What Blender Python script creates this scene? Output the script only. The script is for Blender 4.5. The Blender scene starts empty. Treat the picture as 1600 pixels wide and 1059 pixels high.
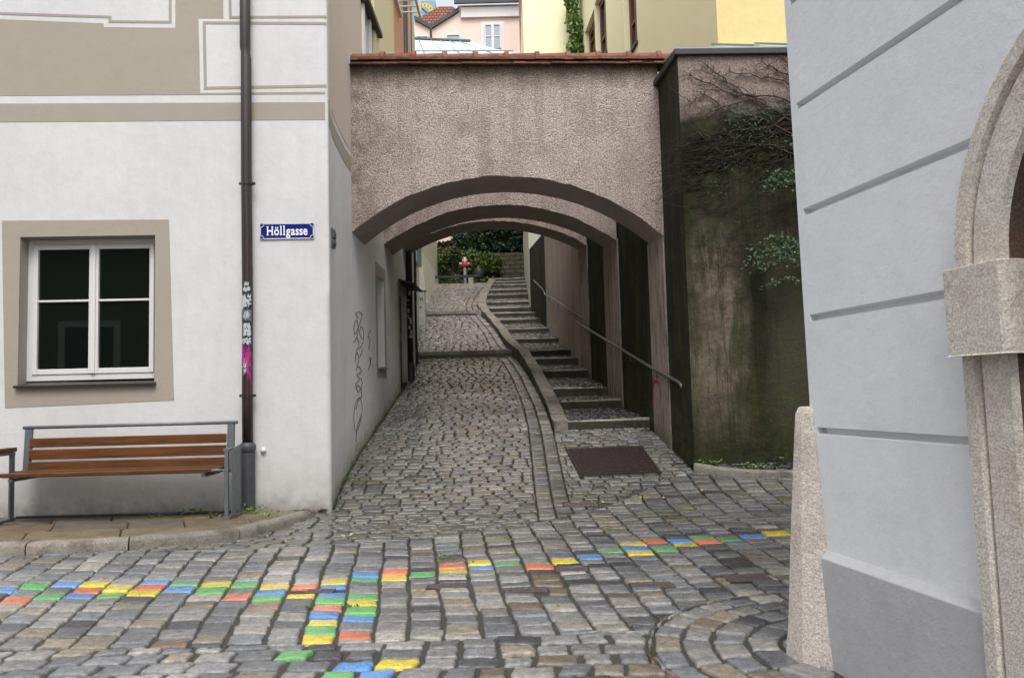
import bpy, math, random
from mathutils import Vector, Matrix, noise
R = math.radians
rnd = random.Random(7)
scene = bpy.context.scene
col = scene.collection

# ------------------------------------------------------------------ camera
F = 1220.0; CX, CY = 800.0, 529.5
CAM = Vector((0, 0, 1.15))
PITCH = R(4.0); ROLL = R(1.5)
Rm = Matrix.Rotation(R(90) + PITCH, 4, 'X') @ Matrix.Rotation(-ROLL, 4, 'Z')
cd = bpy.data.cameras.new('camera'); cam = bpy.data.objects.new('camera', cd); col.objects.link(cam)
cam.matrix_world = Matrix.Translation(CAM) @ Rm
cd.sensor_width = 36; cd.lens = 36 * F / 1600; cd.clip_start = 0.05; cd.clip_end = 1000
scene.camera = cam
def ray(px, py): return (Rm.to_3x3() @ Vector(((px - CX) / F, (CY - py) / F, -1))).normalized()
def at(px, py, Y):
    d = ray(px, py); return CAM + d * (Y / d.y)
def hit(px, py, P, N):
    d = ray(px, py); N = Vector(N); return CAM + d * ((Vector(P) - CAM).dot(N) / d.dot(N))
def hz(px, py, z): return hit(px, py, (0, 0, z), (0, 0, 1))

# ------------------------------------------------------------------ naming helpers
def prop(o, label=None, cat=None, group=None, kind=None):
    if label: o['label'] = label
    if cat: o['category'] = cat
    if group: o['group'] = group
    if kind: o['kind'] = kind
    return o
def thing(name, label, cat, loc=(0, 0, 0), group=None, rz=0):
    o = bpy.data.objects.new(name, None); col.objects.link(o); o.location = loc; o.rotation_euler = (0, 0, rz)
    o.empty_display_size = .2
    o['org'] = list(loc); o['rz'] = rz
    return prop(o, label, cat, group)

class MB:
    def __init__(s): s.v = []; s.f = []; s.c = []; s.col = None
    def add(s, vs, fs, c=None):
        b = len(s.v); s.v += [tuple(v) for v in vs]; s.f += [tuple(i + b for i in f) for f in fs]
        s.c += [c or (1, 1, 1)] * len(vs)
        return s
    def box(s, x0, x1, y0, y1, z0, z1):
        vs = [(x, y, z) for z in (z0, z1) for y in (y0, y1) for x in (x0, x1)]
        return s.add(vs, [(0, 2, 3, 1), (4, 5, 7, 6), (0, 1, 5, 4), (2, 6, 7, 3), (0, 4, 6, 2), (1, 3, 7, 5)])
    def obox(s, P, U, V, W):
        """box from corner P along three edge vectors"""
        P, U, V, W = map(Vector, (P, U, V, W))
        vs = [P, P + U, P + V, P + U + V, P + W, P + U + W, P + V + W, P + U + V + W]
        return s.add(vs, [(0, 2, 3, 1), (4, 5, 7, 6), (0, 1, 5, 4), (2, 6, 7, 3), (0, 4, 6, 2), (1, 3, 7, 5)])
    def quad(s, a, b, c, d): return s.add([a, b, c, d], [(0, 1, 2, 3)])
    def slab(s, poly, off):
        """closed plate: planar polygon extruded by a vector"""
        off = Vector(off); n = len(poly); P = [Vector(p) for p in poly]
        return s.add(P + [p + off for p in P], [tuple(range(n))[::-1], tuple(range(n, 2 * n))] + [(i, (i + 1) % n, n + (i + 1) % n, n + i) for i in range(n)])
    def tube(s, pts, r, n=8, cap=True):
        pts = [Vector(p) for p in pts]; rs = r if isinstance(r, (list, tuple)) else [r] * len(pts)
        vs = []; fs = []; up = None
        for i, p in enumerate(pts):
            t = (pts[min(i + 1, len(pts) - 1)] - pts[max(i - 1, 0)])
            if t.length < 1e-9: t = Vector((0, 0, 1))
            t.normalize()
            a = up if up is not None and abs(up.dot(t)) < .95 else (Vector((0, 0, 1)) if abs(t.z) < .9 else Vector((1, 0, 0)))
            x = t.cross(a).normalized(); y = x.cross(t).normalized(); up = y
            for k in range(n):
                w = 2 * math.pi * k / n; vs.append(p + x * (rs[i] * math.cos(w)) + y * (rs[i] * math.sin(w)))
        for i in range(len(pts) - 1):
            for k in range(n): fs.append((i * n + k, i * n + (k + 1) % n, (i + 1) * n + (k + 1) % n, (i + 1) * n + k))
        if cap: fs += [tuple(range(n))[::-1], tuple(range((len(pts) - 1) * n, len(pts) * n))]
        return s.add(vs, fs)
    def build(s, name, mat, parent=None, smooth=False, local=False, bevel=0, label=None, sharp=None):
        me = bpy.data.meshes.new(name)
        M = None
        if parent is not None and not local:
            r = parent
            while r.parent: r = r.parent
            M = (Matrix.Translation(Vector(r['org'])) @ Matrix.Rotation(r['rz'], 4, 'Z')).inverted()
        vs = [tuple(M @ Vector(v)) for v in s.v] if M is not None else s.v
        me.from_pydata(vs, [], s.f)
        a = me.color_attributes.new('Col', 'FLOAT_COLOR', 'POINT')
        buf = []
        for c in s.c: buf += [c[0], c[1], c[2], c[3] if len(c) > 3 else 1]
        a.data.foreach_set('color', buf)
        if smooth:
            me.shade_smooth()
            if sharp: me.set_sharp_from_angle(angle=R(sharp))
        me.materials.append(mat); me.update()
        o = bpy.data.objects.new(name, me); col.objects.link(o)
        if parent is not None: o.parent = parent
        if bevel:
            b = o.modifiers.new('bevel', 'BEVEL'); b.width = bevel; b.segments = 2; b.limit_method = 'ANGLE'; b.angle_limit = R(40)
        if label: o['label'] = label
        return o
def copy_tree(o, parent=None):
    c = o.copy(); col.objects.link(c); c.parent = parent
    for ch in list(o.children): copy_tree(ch, c)
    return c

# ------------------------------------------------------------------ materials
class NT:
    def __init__(s, name):
        s.m = bpy.data.materials.new(name); s.m.use_nodes = True; s.t = s.m.node_tree; s.n = s.t.nodes; s.b = s.n['Principled BSDF']
    def node(s, typ, ins=None, **kw):
        n = s.n.new(typ)
        for k, v in kw.items(): setattr(n, k, v)
        for k, v in (ins or {}).items(): s.set(n, k, v)
        return n
    def set(s, n, k, v):
        i = n.inputs[k]
        if isinstance(v, bpy.types.NodeSocket): s.t.links.new(v, i)
        else: i.default_value = v
    def pos(s, scale=(1, 1, 1)):
        g = s.node('ShaderNodeNewGeometry'); m = s.node('ShaderNodeVectorMath', {0: g.outputs['Position'], 1: scale}, operation='MULTIPLY'); return m.outputs[0]
    def noise(s, sc, det=4, rough=.6, vec=None, dist=0):
        n = s.node('ShaderNodeTexNoise', {'Scale': sc, 'Detail': det, 'Roughness': rough, 'Distortion': dist}); s.set(n, 'Vector', vec if vec is not None else s.pos()); return n.outputs['Fac']
    def vor(s, sc, vec=None, feat='F1'):
        n = s.node('ShaderNodeTexVoronoi', {'Scale': sc}, feature=feat); s.set(n, 'Vector', vec if vec is not None else s.pos()); return n.outputs['Distance']
    def ramp(s, fac, stops):
        n = s.node('ShaderNodeValToRGB', {'Fac': fac}); e = n.color_ramp.elements
        while len(e) < len(stops): e.new(.5)
        for el, (p, c) in zip(e, stops):
            el.position = p; el.color = (c, c, c, 1) if isinstance(c, (int, float)) else (*c, 1)
        return n.outputs['Color']
    def mix(s, fac, a, b, mode='MIX'):
        n = s.node('ShaderNodeMix', data_type='RGBA', blend_type=mode)
        for i, v in ((0, fac), (6, a), (7, b)):
            if isinstance(v, tuple) and len(v) == 3: v = (*v, 1)
            s.set(n, i, v)
        return n.outputs[2]
    def math(s, op, a, b=0.0):
        n = s.node('ShaderNodeMath', {0: a, 1: b}, operation=op); return n.outputs[0]
    def bump(s, h, strength=.3, dist=.01, normal=None):
        n = s.node('ShaderNodeBump', {'Height': h, 'Strength': strength, 'Distance': dist})
        if normal is not None: s.set(n, 'Normal', normal)
        return n.outputs[0]
    def out(s, color=None, rough=.8, normal=None, metal=0, spec=.5, **kw):
        if color is not None: s.set(s.b, 'Base Color', (*color, 1) if isinstance(color, tuple) else color)
        s.set(s.b, 'Roughness', rough); s.b.inputs['Metallic'].default_value = metal; s.b.inputs['Specular IOR Level'].default_value = spec
        if normal is not None: s.set(s.b, 'Normal', normal)
        for k, v in kw.items(): s.set(s.b, k, v)
        return s.m
def height(t):
    g = t.node('ShaderNodeNewGeometry'); s = t.node('ShaderNodeSeparateXYZ', {0: g.outputs['Position']}); return s.outputs
def window_of(t, v, a, b, fade):
    """1 between a and b with soft ends"""
    m1 = t.node('ShaderNodeMapRange', {0: v, 1: a - fade, 2: a + fade}); m2 = t.node('ShaderNodeMapRange', {0: v, 1: b - fade, 2: b + fade, 3: 1.0, 4: 0.0})
    return t.math('MULTIPLY', m1.outputs[0], m2.outputs[0])

def plaster(name, c, dirt=.12, bump=.25, fine=140, stain_low=None, dcol=(.25, .22, .18), rough=.9):
    t = NT(name)
    big = t.noise(1.1, 5, .6); mid = t.noise(9, 4, .6); fn = t.noise(fine, 3, .7)
    k = t.ramp(t.math('ADD', t.math('MULTIPLY', big, .6), t.math('MULTIPLY', mid, .4)), [(.35, 1), (.68, 0)])
    c1 = t.mix(t.math('MULTIPLY', k, dirt), c, tuple(x * .62 for x in c))
    streak = t.ramp(t.noise(3.2, 4, .6, t.pos((2.2, 2.2, .18))), [(.5, 0), (.8, 1)])
    c1 = t.mix(t.math('MULTIPLY', streak, dirt * .3), c1, dcol)
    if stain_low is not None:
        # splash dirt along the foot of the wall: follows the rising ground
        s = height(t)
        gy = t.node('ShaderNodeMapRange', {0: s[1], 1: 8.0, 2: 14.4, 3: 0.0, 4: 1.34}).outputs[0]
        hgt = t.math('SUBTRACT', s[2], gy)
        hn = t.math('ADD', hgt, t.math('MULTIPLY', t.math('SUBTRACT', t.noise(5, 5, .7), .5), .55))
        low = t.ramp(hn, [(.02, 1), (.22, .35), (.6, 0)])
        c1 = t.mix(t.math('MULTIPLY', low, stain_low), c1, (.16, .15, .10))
    if name == 'pier_plaster':
        ms = t.ramp(t.noise(3.0, 6, .75, t.pos((3, 4.5, .4)), .5), [(.52, 0), (.60, 1)])
        c1 = t.mix(t.math('MULTIPLY', ms, .7), c1, (.05, .05, .02))
    lum = t.math('ADD', t.math('MULTIPLY', fn, .5), t.math('MULTIPLY', t.noise(26, 4, .6), 1.0))
    lum = t.math('ADD', lum, t.math('MULTIPLY', t.noise(3.5, 3, .5), 3.0))
    return t.out(c1, rough, t.bump(lum, bump, .012), spec=.25)

def pebble(name, lo, hi, moss=0):
    t = NT(name)
    v = t.vor(60, t.mix(.03, t.pos(), t.node('ShaderNodeTexNoise', {'Scale': 30.0}).outputs['Color']))
    n = t.noise(38, 5, .8); n2 = t.noise(2.2, 6, .7)
    k = t.math('ADD', t.math('MULTIPLY', n, .75), t.math('MULTIPLY', v, .5))
    c = t.mix(t.ramp(k, [(.42, 0), (.66, 1)]), lo, hi)
    run = t.ramp(t.noise(2.4, 5, .65, t.pos((2.5, 2.5, .16))), [(.5, 0), (.66, 1)])
    c = t.mix(t.math('MULTIPLY', run, .28), c, (.16, .13, .10))
    c = t.mix(t.math('MULTIPLY', t.ramp(n2, [(.46, 0), (.72, 1)]), .38), c, (.15, .11, .07))
    # crusted dark band of wear just above the arch edge and at the left end, patches under the coping
    s = height(t)
    top = t.ramp(t.math('ADD', s[2], t.math('MULTIPLY', t.noise(6, 4, .7), .4)), [(5.28 / 10, 0), (5.5 / 10, 1)]) if False else None
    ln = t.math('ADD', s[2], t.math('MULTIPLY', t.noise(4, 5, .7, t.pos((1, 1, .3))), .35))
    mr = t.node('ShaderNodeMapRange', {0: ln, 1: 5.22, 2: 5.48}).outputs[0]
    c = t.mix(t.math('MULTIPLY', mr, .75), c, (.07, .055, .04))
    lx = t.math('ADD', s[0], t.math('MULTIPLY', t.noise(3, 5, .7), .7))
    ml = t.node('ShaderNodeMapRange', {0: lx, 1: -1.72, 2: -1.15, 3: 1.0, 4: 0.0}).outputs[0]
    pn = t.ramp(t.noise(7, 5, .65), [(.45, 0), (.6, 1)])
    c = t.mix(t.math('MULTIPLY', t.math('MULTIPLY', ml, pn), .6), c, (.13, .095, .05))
    if moss:
        mx = t.math('ADD', s[0], t.math('MULTIPLY', t.noise(3, 5, .7), .25))
        mm = t.node('ShaderNodeMapRange', {0: mx, 1: 2.0, 2: 2.1}).outputs[0]
        c = t.mix(t.math('MULTIPLY', mm, .9), c, (.03, .032, .008))
    h = t.math('ADD', t.math('MULTIPLY', n, 1.2), t.math('MULTIPLY', v, -.9))
    return t.out(c, .95, t.bump(h, 1.0, .022), spec=.15)

def mossy(name, fine=1.0, clean_top=None, light=.5):
    t = NT(name)
    s = height(t)
    st = t.noise(2.6, 6, .7, t.pos((1.6, 1.6, .22))); bl = t.noise(1.6, 7, .72); fn = t.noise(60, 5, .8)
    c = t.mix(t.ramp(st, [(.34, 0), (.62, 1)]), (.010, .008, .005), (.030, .025, .014))
    c = t.mix(t.math('MULTIPLY', t.ramp(bl, [(.48, 0), (.66, 1)]), light), c, (.11, .088, .06))
    gm = t.ramp(t.noise(3.1, 6, .7), [(.46, 0), (.66, 1)])
    c = t.mix(t.math('MULTIPLY', gm, .75), c, (.050, .060, .009))
    s2 = t.ramp(t.noise(3.0, 6, .7, t.pos((1.9, 1.9, .12)), .4), [(.47, 0), (.55, 1)])
    c = t.mix(t.math('MULTIPLY', s2, .75), c, (.012, .014, .005))
    zl = t.node('ShaderNodeMapRange', {0: s[2], 1: .3, 2: 1.6, 3: 1.0, 4: 0.0}).outputs[0]
    c = t.mix(t.math('MULTIPLY', zl, t.ramp(t.noise(8, 5, .7), [(.42, 0), (.62, .75)])), c, (.052, .06, .014))
    if clean_top:
        zz = t.math('ADD', s[2], t.math('MULTIPLY', t.math('SUBTRACT', t.noise(1.5, 6, .7), .5), 1.5))
        ct = t.node('ShaderNodeMapRange', {0: zz, 1: clean_top - .22, 2: clean_top + .22}).outputs[0]
        peb = t.mix(t.ramp(t.noise(50, 5, .75), [(.4, 0), (.62, 1)]), (.16, .12, .10), (.38, .30, .26))
        c = t.mix(ct, c, peb)
        # paler, washed patch low on the left of the wall
        bx = t.math('ADD', s[0], t.math('MULTIPLY', t.math('SUBTRACT', t.noise(1.3, 5, .6), .5), .9))
        px = window_of(t, bx, 2.12, 2.62, .12); pz = window_of(t, s[2], .75, 3.0, .35)
        c = t.mix(t.math('MULTIPLY', t.math('MULTIPLY', px, pz), t.ramp(t.noise(4.5, 7, .75), [(.38, .25), (.62, .95)])), c, (.20, .165, .12))
        s3 = t.ramp(t.noise(3.4, 6, .75, t.pos((2.1, 2.1, .2)), .6), [(.48, 0), (.56, 1)])
        c = t.mix(t.math('MULTIPLY', t.math('MULTIPLY', s3, .7), t.math('SUBTRACT', 1.0, ct)), c, (.026, .032, .008))
        px = window_of(t, bx, 3.0, 3.6, .12); pz = window_of(t, s[2], .5, 2.9, .3)
        c = t.mix(t.math('MULTIPLY', t.math('MULTIPLY', px, pz), .22), c, (.14, .125, .09))
    sp = t.ramp(t.vor(26), [(.0, 1), (.16, 0)])
    sp = t.math('MULTIPLY', sp, t.ramp(t.noise(11, 3, .6), [(.5, 0), (.58, 1)]))
    c = t.mix(t.math('MULTIPLY', sp, .55 if clean_top else .12), c, (.42, .38, .30))
    h = t.math('ADD', t.math('MULTIPLY', fn, 1.0), t.math('MULTIPLY', t.noise(14, 4, .7), 1.2))
    return t.out(c, .85, t.bump(h, .8 if clean_top else .5, .02), spec=.25)

def granite(name, c, c2=None, sc=160, bump=.5, dirt=(.06, .05, .035), dk=.4, attr=False, rough=.75):
    t = NT(name); c2 = c2 or tuple(x * .5 for x in c)
    n = t.noise(sc, 3, .8); v = t.vor(sc * .8)
    col_ = t.mix(t.ramp(n, [(.42, 0), (.58, 1)]), c2, c)
    col_ = t.mix(t.ramp(v, [(.0, .55), (.25, 0)]), col_, tuple(min(1, x * 1.5) for x in c))
    col_ = t.mix(t.math('MULTIPLY', t.ramp(t.noise(5, 6, .7), [(.48, 0), (.66, 1)]), dk), col_, dirt)
    if attr:
        a = t.node('ShaderNodeAttribute', attribute_name='Col')
        col_ = t.mix(1.0, col_, a.outputs['Color'], 'MULTIPLY')
    h = t.math('ADD', n, t.math('MULTIPLY', t.noise(22, 4, .6), 1.6))
    return t.out(col_, rough, t.bump(h, bump, .008), spec=.3)

def simple(name, c, rough=.5, metal=0, var=.15, sc=14, bump=.05, spec=.5):
    t = NT(name); n = t.noise(sc, 5, .65)
    return t.out(t.mix(t.math('MULTIPLY', t.ramp(n, [(.35, 0), (.7, 1)]), var), c, tuple(x * .4 for x in c)), t.math('ADD', t.math('MULTIPLY', n, .25), rough - .12), t.bump(t.noise(sc * 5, 3), bump, .004), metal, spec)

def wood(name, c, axis=0, rough=.5):
    t = NT(name); sc = [1.5, 1.5, 1.5]; sc = [30.0, 30.0, 30.0]; sc[axis] = 1.6
    n = t.noise(1.6, 5, .65, t.pos(tuple(sc)), .6)
    cc = t.mix(t.ramp(n, [(.32, 0), (.68, 1)]), tuple(x * .35 for x in c), c)
    cc = t.mix(t.math('MULTIPLY', t.ramp(t.noise(5, 5, .7), [(.5, 0), (.7, 1)]), .45), cc, (.035, .02, .012))
    return t.out(cc, rough, t.bump(n, .25, .004), spec=.4)

def stones_mat():
    t = NT('cobble_stone')
    a = t.node('ShaderNodeAttribute', attribute_name='Col')
    n = t.noise(28, 6, .72); big = t.noise(.8, 4, .6); fn = t.noise(210, 2, .8); md = t.noise(9, 4, .6)
    c = t.mix(t.ramp(n, [(.36, .0), (.64, .85)]), a.outputs['Color'], t.mix(1.0, a.outputs['Color'], (.42, .40, .37), 'MULTIPLY'))
    c = t.mix(t.math('MULTIPLY', t.ramp(md, [(.5, 0), (.66, 1)]), .35), c, t.mix(1.0, a.outputs['Color'], (1.35, 1.25, 1.1), 'MULTIPLY'))
    c = t.mix(t.math('MULTIPLY', t.ramp(fn, [(.5, 0), (.68, 1)]), .22), c, (.5, .48, .45))
    # alpha of Col = paint amount; worn paint lets the stone show through in flecks
    wear = t.math('MULTIPLY', t.ramp(t.noise(55, 6, .8), [(.52, 1), (.64, .12)]), t.ramp(t.noise(12, 4, .6), [(.35, .7), (.6, 1)]))
    pc = t.node('ShaderNodeAttribute', attribute_name='Paint')
    c = t.mix(t.math('MULTIPLY', pc.outputs['Alpha'], wear), c, pc.outputs['Color'])
    r = t.math('ADD', t.math('MULTIPLY', n, .22), t.math('MULTIPLY', md, .22))
    r = t.math('ADD', r, .03)
    h = t.math('ADD', t.math('MULTIPLY', n, 1.4), t.math('MULTIPLY', fn, .35))
    damp = t.ramp(t.noise(1.3, 5, .65), [(.4, .10), (.62, .55)])
    s_ = t.out(c, r, t.bump(h, .6, .009), spec=.5)
    t.set(t.b, 'Coat Weight', damp); t.b.inputs['Coat Roughness'].default_value = .16
    return s_

def bed_mat():
    t = NT('paving_bed')
    n = t.noise(6, 6, .7); f = t.noise(120, 3, .8)
    c = t.mix(t.ramp(f, [(.4, 0), (.6, 1)]), (.010, .009, .007), (.040, .034, .026))
    c = t.mix(t.math('MULTIPLY', t.ramp(t.noise(2.2, 6, .7), [(.52, 0), (.66, 1)]), .85), c, (.028, .045, .009))
    y_ = t.math('ADD', height(t)[1], t.math('MULTIPLY', t.noise(2.0, 4, .6), 1.5))
    near = t.node('ShaderNodeMapRange', {0: y_, 1: 5.5, 2: 7.5, 3: 1.0, 4: 0.0}).outputs[0]
    sand = t.mix(t.ramp(f, [(.35, 0), (.65, 1)]), (.030, .028, .024), (.085, .080, .070))
    sand = t.mix(t.math('MULTIPLY', t.ramp(t.noise(4, 6, .7), [(.56, 0), (.66, 1)]), .8), sand, (.035, .05, .012))
    c = t.mix(near, c, sand)
    return t.out(c, .8, t.bump(f, .6, .01), spec=.3)

M = dict(
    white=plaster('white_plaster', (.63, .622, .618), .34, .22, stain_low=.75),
    beige=plaster('beige_paint', (.35, .31, .255), .18, .2),
    line_white=plaster('white_paint', (.70, .70, .705), .08, .1),
    side_beige=plaster('pink_beige_plaster', (.56, .48, .40), .15, .1),
    cream=plaster('cream_plaster', (.68, .62, .42), .15, .1),
    salmon=plaster('salmon_plaster', (.62, .36, .25), .1, .1),
    grey=plaster('pale_grey_plaster', (.78, .795, .825), .25, .25, 170),
    plinth=plaster('grey_plinth_plaster', (.50, .50, .525), .35, .35, 150),
    yellow=plaster('yellow_plaster', (.90, .84, .56), .12, .12),
    ochre=plaster('ochre_plaster', (.72, .58, .28), .35, .15, dcol=(.35, .3, .22)),
    housewhite=plaster('cream_white_plaster', (.54, .53, .45), .3, .2),
    farpink=plaster('far_pink_plaster', (.80, .62, .52), .05, .05),
    opp=plaster('green_stucco', (.15, .17, .12), .3, .9, 60),
    pebble=pebble('pebble_render', (.215, .175, .152), (.60, .505, .45)),
    soffit=plaster('arch_soffit_plaster', (.40, .335, .285), .7, .5, 90),
    pier=plaster('pier_plaster', (.38, .315, .27), .6, .5, 90, stain_low=.95),
    concrete=plaster('board_marked_concrete', (.42, .35, .31), .5, .4, 80, dcol=(.16, .11, .09)),
    moss=mossy('mossy_alley_wall', light=.1),
    mossgarden=mossy('mossy_garden_wall', clean_top=4.45, light=.24),
    granite=granite('door_granite', (.78, .74, .67), (.54, .49, .42), 120, .9, (.34, .24, .16), .35),
    granite_dark=granite('door_reveal_granite', (.17, .12, .09), (.07, .05, .04), 150, .7, (.12, .055, .03), .6),
    post=granite('pinkish_granite', (.76, .69, .63), (.50, .43, .37), 110, 1.0, (.30, .25, .20), .4),
    kerb=granite('kerb_granite', (.29, .275, .24), (.12, .11, .09), 130, .6, (.05, .048, .025), .7, attr=True, rough=.62),
    slabs=granite('slab_granite', (.21, .18, .135), (.085, .07, .05), 120, .4, (.035, .033, .02), .55, attr=True, rough=.5),
    riser=granite('dark_riser', (.075, .068, .05), (.03, .027, .018), 130, .7, (.018, .018, .008), .8),
    stair=granite('stair_granite', (.48, .46, .41), (.22, .20, .16), 130, .6, (.03, .026, .014), .8, attr=True, rough=.55),
    stones=stones_mat(), bed=bed_mat(),
    pipe=simple('brown_metal', (.028, .018, .018), .42, 0, .5, 9, .1),
    pipe_low=simple('grey_iron', (.055, .058, .066), .55, 0, .5, 12, .2),
    grate=simple('dark_grate_iron', (.040, .028, .026), .55, .1, .4, 30, .4),
    sill=simple('dark_sill_metal', (.035, .026, .026), .4, 0, .4),
    wood=wood('brown_bench_wood', (.15, .055, .016), 0, .42),
    steel=simple('galvanised_steel', (.145, .158, .172), .5, .35, .35, 12, .1),
    darksteel=simple('dark_steel', (.03, .034, .04), .5, .2, .3),
    rail=simple('handrail_steel', (.18, .17, .165), .38, .6, .5, 10, .1),
    frame=simple('white_window_paint', (.64, .625, .62), .45, 0, .06, 5, .02),
    blue=simple('blue_enamel', (.012, .016, .16), .18, 0, .03, 5, .01),
    enamel=simple('white_enamel', (.78, .78, .80), .2, 0, .04, 5, .01),
    iron=simple('rusty_iron', (.11, .085, .078), .6, .1, .5, 30, .5),
    zinc=simple('zinc_sheet', (.30, .36, .36), .5, .3, .35, 5, .1),
    lead=simple('dark_lead', (.04, .042, .048), .5, .2, .3, 8, .1),
    door=wood('brown_door_wood', (.07, .035, .03), 2, .5),
    winbrown=wood('brown_window_wood', (.16, .055, .03), 2, .5),
    cabinet=simple('grey_cabinet', (.42, .43, .40), .6, 0, .25, 6, .05),
    red=simple('red_paint', (.55, .018, .015), .35, 0, .08),
    silver=simple('silver_paint', (.36, .37, .38), .4, .2, .1),
    solar=simple('blue_glass_roof', (.50, .60, .68), .5, 0, .08, 2, .01),
    lattice=simple('dark_lattice', (.05, .03, .02), .6),
    black=simple('black_marker', (.01, .01, .011), .6),
    pinkp=simple('magenta_paint', (.42, .02, .22), .5, 0, .5, 60),
    redspray=simple('faded_red_spray', (.34, .05, .055), .8, 0, .5, 40),
    sticker=simple('worn_sticker', (.50, .53, .56), .6, 0, .6, 50),
    cyan=simple('teal_smear', (.05, .12, .17), .6, 0, .6, 20),
)
def leafmat(name, a, b, rough=.5):
    t = NT(name); at_ = t.node('ShaderNodeAttribute', attribute_name='Col')
    return t.out(t.mix(at_.outputs['Color'], a, b), rough, spec=.4)
M['leaf_dark'] = leafmat('dark_leaves', (.010, .022, .010), (.035, .075, .028))
M['leaf_hedge'] = leafmat('hedge_leaves', (.035, .06, .010), (.11, .15, .028))
M['leaf_red'] = leafmat('reddish_leaves', (.10, .025, .012), (.20, .06, .03))
M['leaf_vine'] = leafmat('vine_leaves', (.010, .035, .012), (.04, .10, .03))
M['leaf_ivy'] = leafmat('ivy_leaves', (.04, .10, .02), (.22, .34, .10))
M['leaf_yellow'] = leafmat('yellow_leaves', (.34, .27, .02), (.42, .38, .05))
M['grass'] = leafmat('weed_leaves', (.04, .09, .01), (.13, .24, .03))
M['stem'] = simple('vine_stem', (.055, .035, .025), .8, 0, .4, 20)
M['twig'] = simple('moss_vine_stem', (.022, .017, .010), .9, 0, .4, 20)
def glassmat(name, c, rough):
    t = NT(name); return t.out(c, rough, t.bump(t.noise(1.5, 2), .03, .01), spec=.6)
M['glass'] = glassmat('window_glass', (.004, .006, .005), .015)
M['brownglass'] = simple('curtained_glass', (.16, .13, .12), .2, 0, .2)
M['farglass'] = simple('sky_lit_glass', (.33, .38, .43), .15, 0, .1)
def tilemat():
    t = NT('roof_tile')
    a = t.node('ShaderNodeAttribute', attribute_name='Col'); n = t.noise(14, 5, .7)
    c = t.mix(t.ramp(n, [(.4, 0), (.66, .8)]), t.mix(1.0, (.27, .115, .075), a.outputs['Color'], 'MULTIPLY'), (.10, .055, .04))
    c = t.mix(t.math('MULTIPLY', t.ramp(t.noise(5, 5, .7), [(.5, 0), (.62, 1)]), .5), c, (.05, .045, .03))
    return t.out(c, .8, t.bump(n, .4, .008), spec=.2)
M['tile'] = tilemat()
def farroof():
    t = NT('far_tiles')
    b = t.node('ShaderNodeTexBrick', {'Scale': 1.0, 'Color1': (.42, .17, .11, 1), 'Color2': (.30, .12, .085, 1), 'Mortar': (.12, .05, .04, 1), 'Mortar Size': .03, 'Brick Width': .22, 'Row Height': .17})
    t.set(b, 'Vector', t.node('ShaderNodeVectorMath', {0: t.pos((1, 1, 1)), 1: (1, 1, 1)}, operation='MULTIPLY').outputs[0])
    x = height(t); cb = t.node('ShaderNodeCombineXYZ', {0: x[0], 1: x[2]}); t.set(b, 'Vector', cb.outputs[0])
    return t.out(b.outputs['Color'], .85, t.bump(b.outputs['Fac'], .5, .03))
M['farroof'] = farroof()
def brickmat(name, c1, c2, mo, bw, rh, ms=.02):
    t = NT(name); x = height(t); cb = t.node('ShaderNodeCombineXYZ', {0: x[0], 1: x[2]})
    b = t.node('ShaderNodeTexBrick', {'Scale': 1.0, 'Color1': (*c1, 1), 'Color2': (*c2, 1), 'Mortar': (*mo, 1), 'Mortar Size': ms, 'Brick Width': bw, 'Row Height': rh, 'Vector': cb.outputs[0]})
    return t.out(t.mix(t.math('MULTIPLY', t.ramp(t.noise(6, 5, .7), [(.45, 0), (.6, 1)]), .6), b.outputs['Color'], (.05, .06, .02)), .9, t.bump(b.outputs['Fac'], .6, .03))
M['stonewall'] = brickmat('rubble_wall', (.12, .105, .07), (.07, .06, .04), (.02, .02, .01), .42, .17, .025)
M['brick'] = brickmat('chimney_brick', (.30, .11, .07), (.2, .08, .06), (.3, .25, .2), .25, .08, .012)

# ------------------------------------------------------------------ ground profile
PR = [(-99, 0), (7.3, 0), (7.8, .025), (8.3, .08), (9, .21), (10, .43), (11.2, .68), (12.5, .94), (14.4, 1.34), (16.98, 1.99), (17.0, 2.09), (21.48, 3.36), (21.5, 3.45), (27, 4.88), (400, 4.9)]
def zg(Y):
    for (a, za), (b, zb) in zip(PR, PR[1:]):
        if Y <= b: return za + (zb - za) * (Y - a) / (b - a)
    return PR[-1][1]
def hg(px, py):
    """point of the ground under a pixel of the reference view"""
    d = ray(px, py); t = 1.0
    while t < 60:
        p = CAM + d * t
        if p.z <= zg(p.y): break
        t += .01
    return CAM + d * t
def wallR(Y): return 1.94 - .128 * (Y - 10.7) if Y > 10.7 else 1.94 + .08 * (10.7 - Y)
def wallL(Y):
    pts = [(7.85, -1.83), (8.2, -1.89), (8.55, -1.93), (9.3, -1.98), (9.8, -1.99), (16, -2.0), (17.4, -2.14), (20.6, -2.45), (24, -2.75), (40, -3.1)]
    if Y < 7.85: return -99
    for (a, xa), (b, xb) in zip(pts, pts[1:]):
        if Y <= b: return xa + (xb - xa) * (Y - a) / (b - a)
    return -3.1

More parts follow.
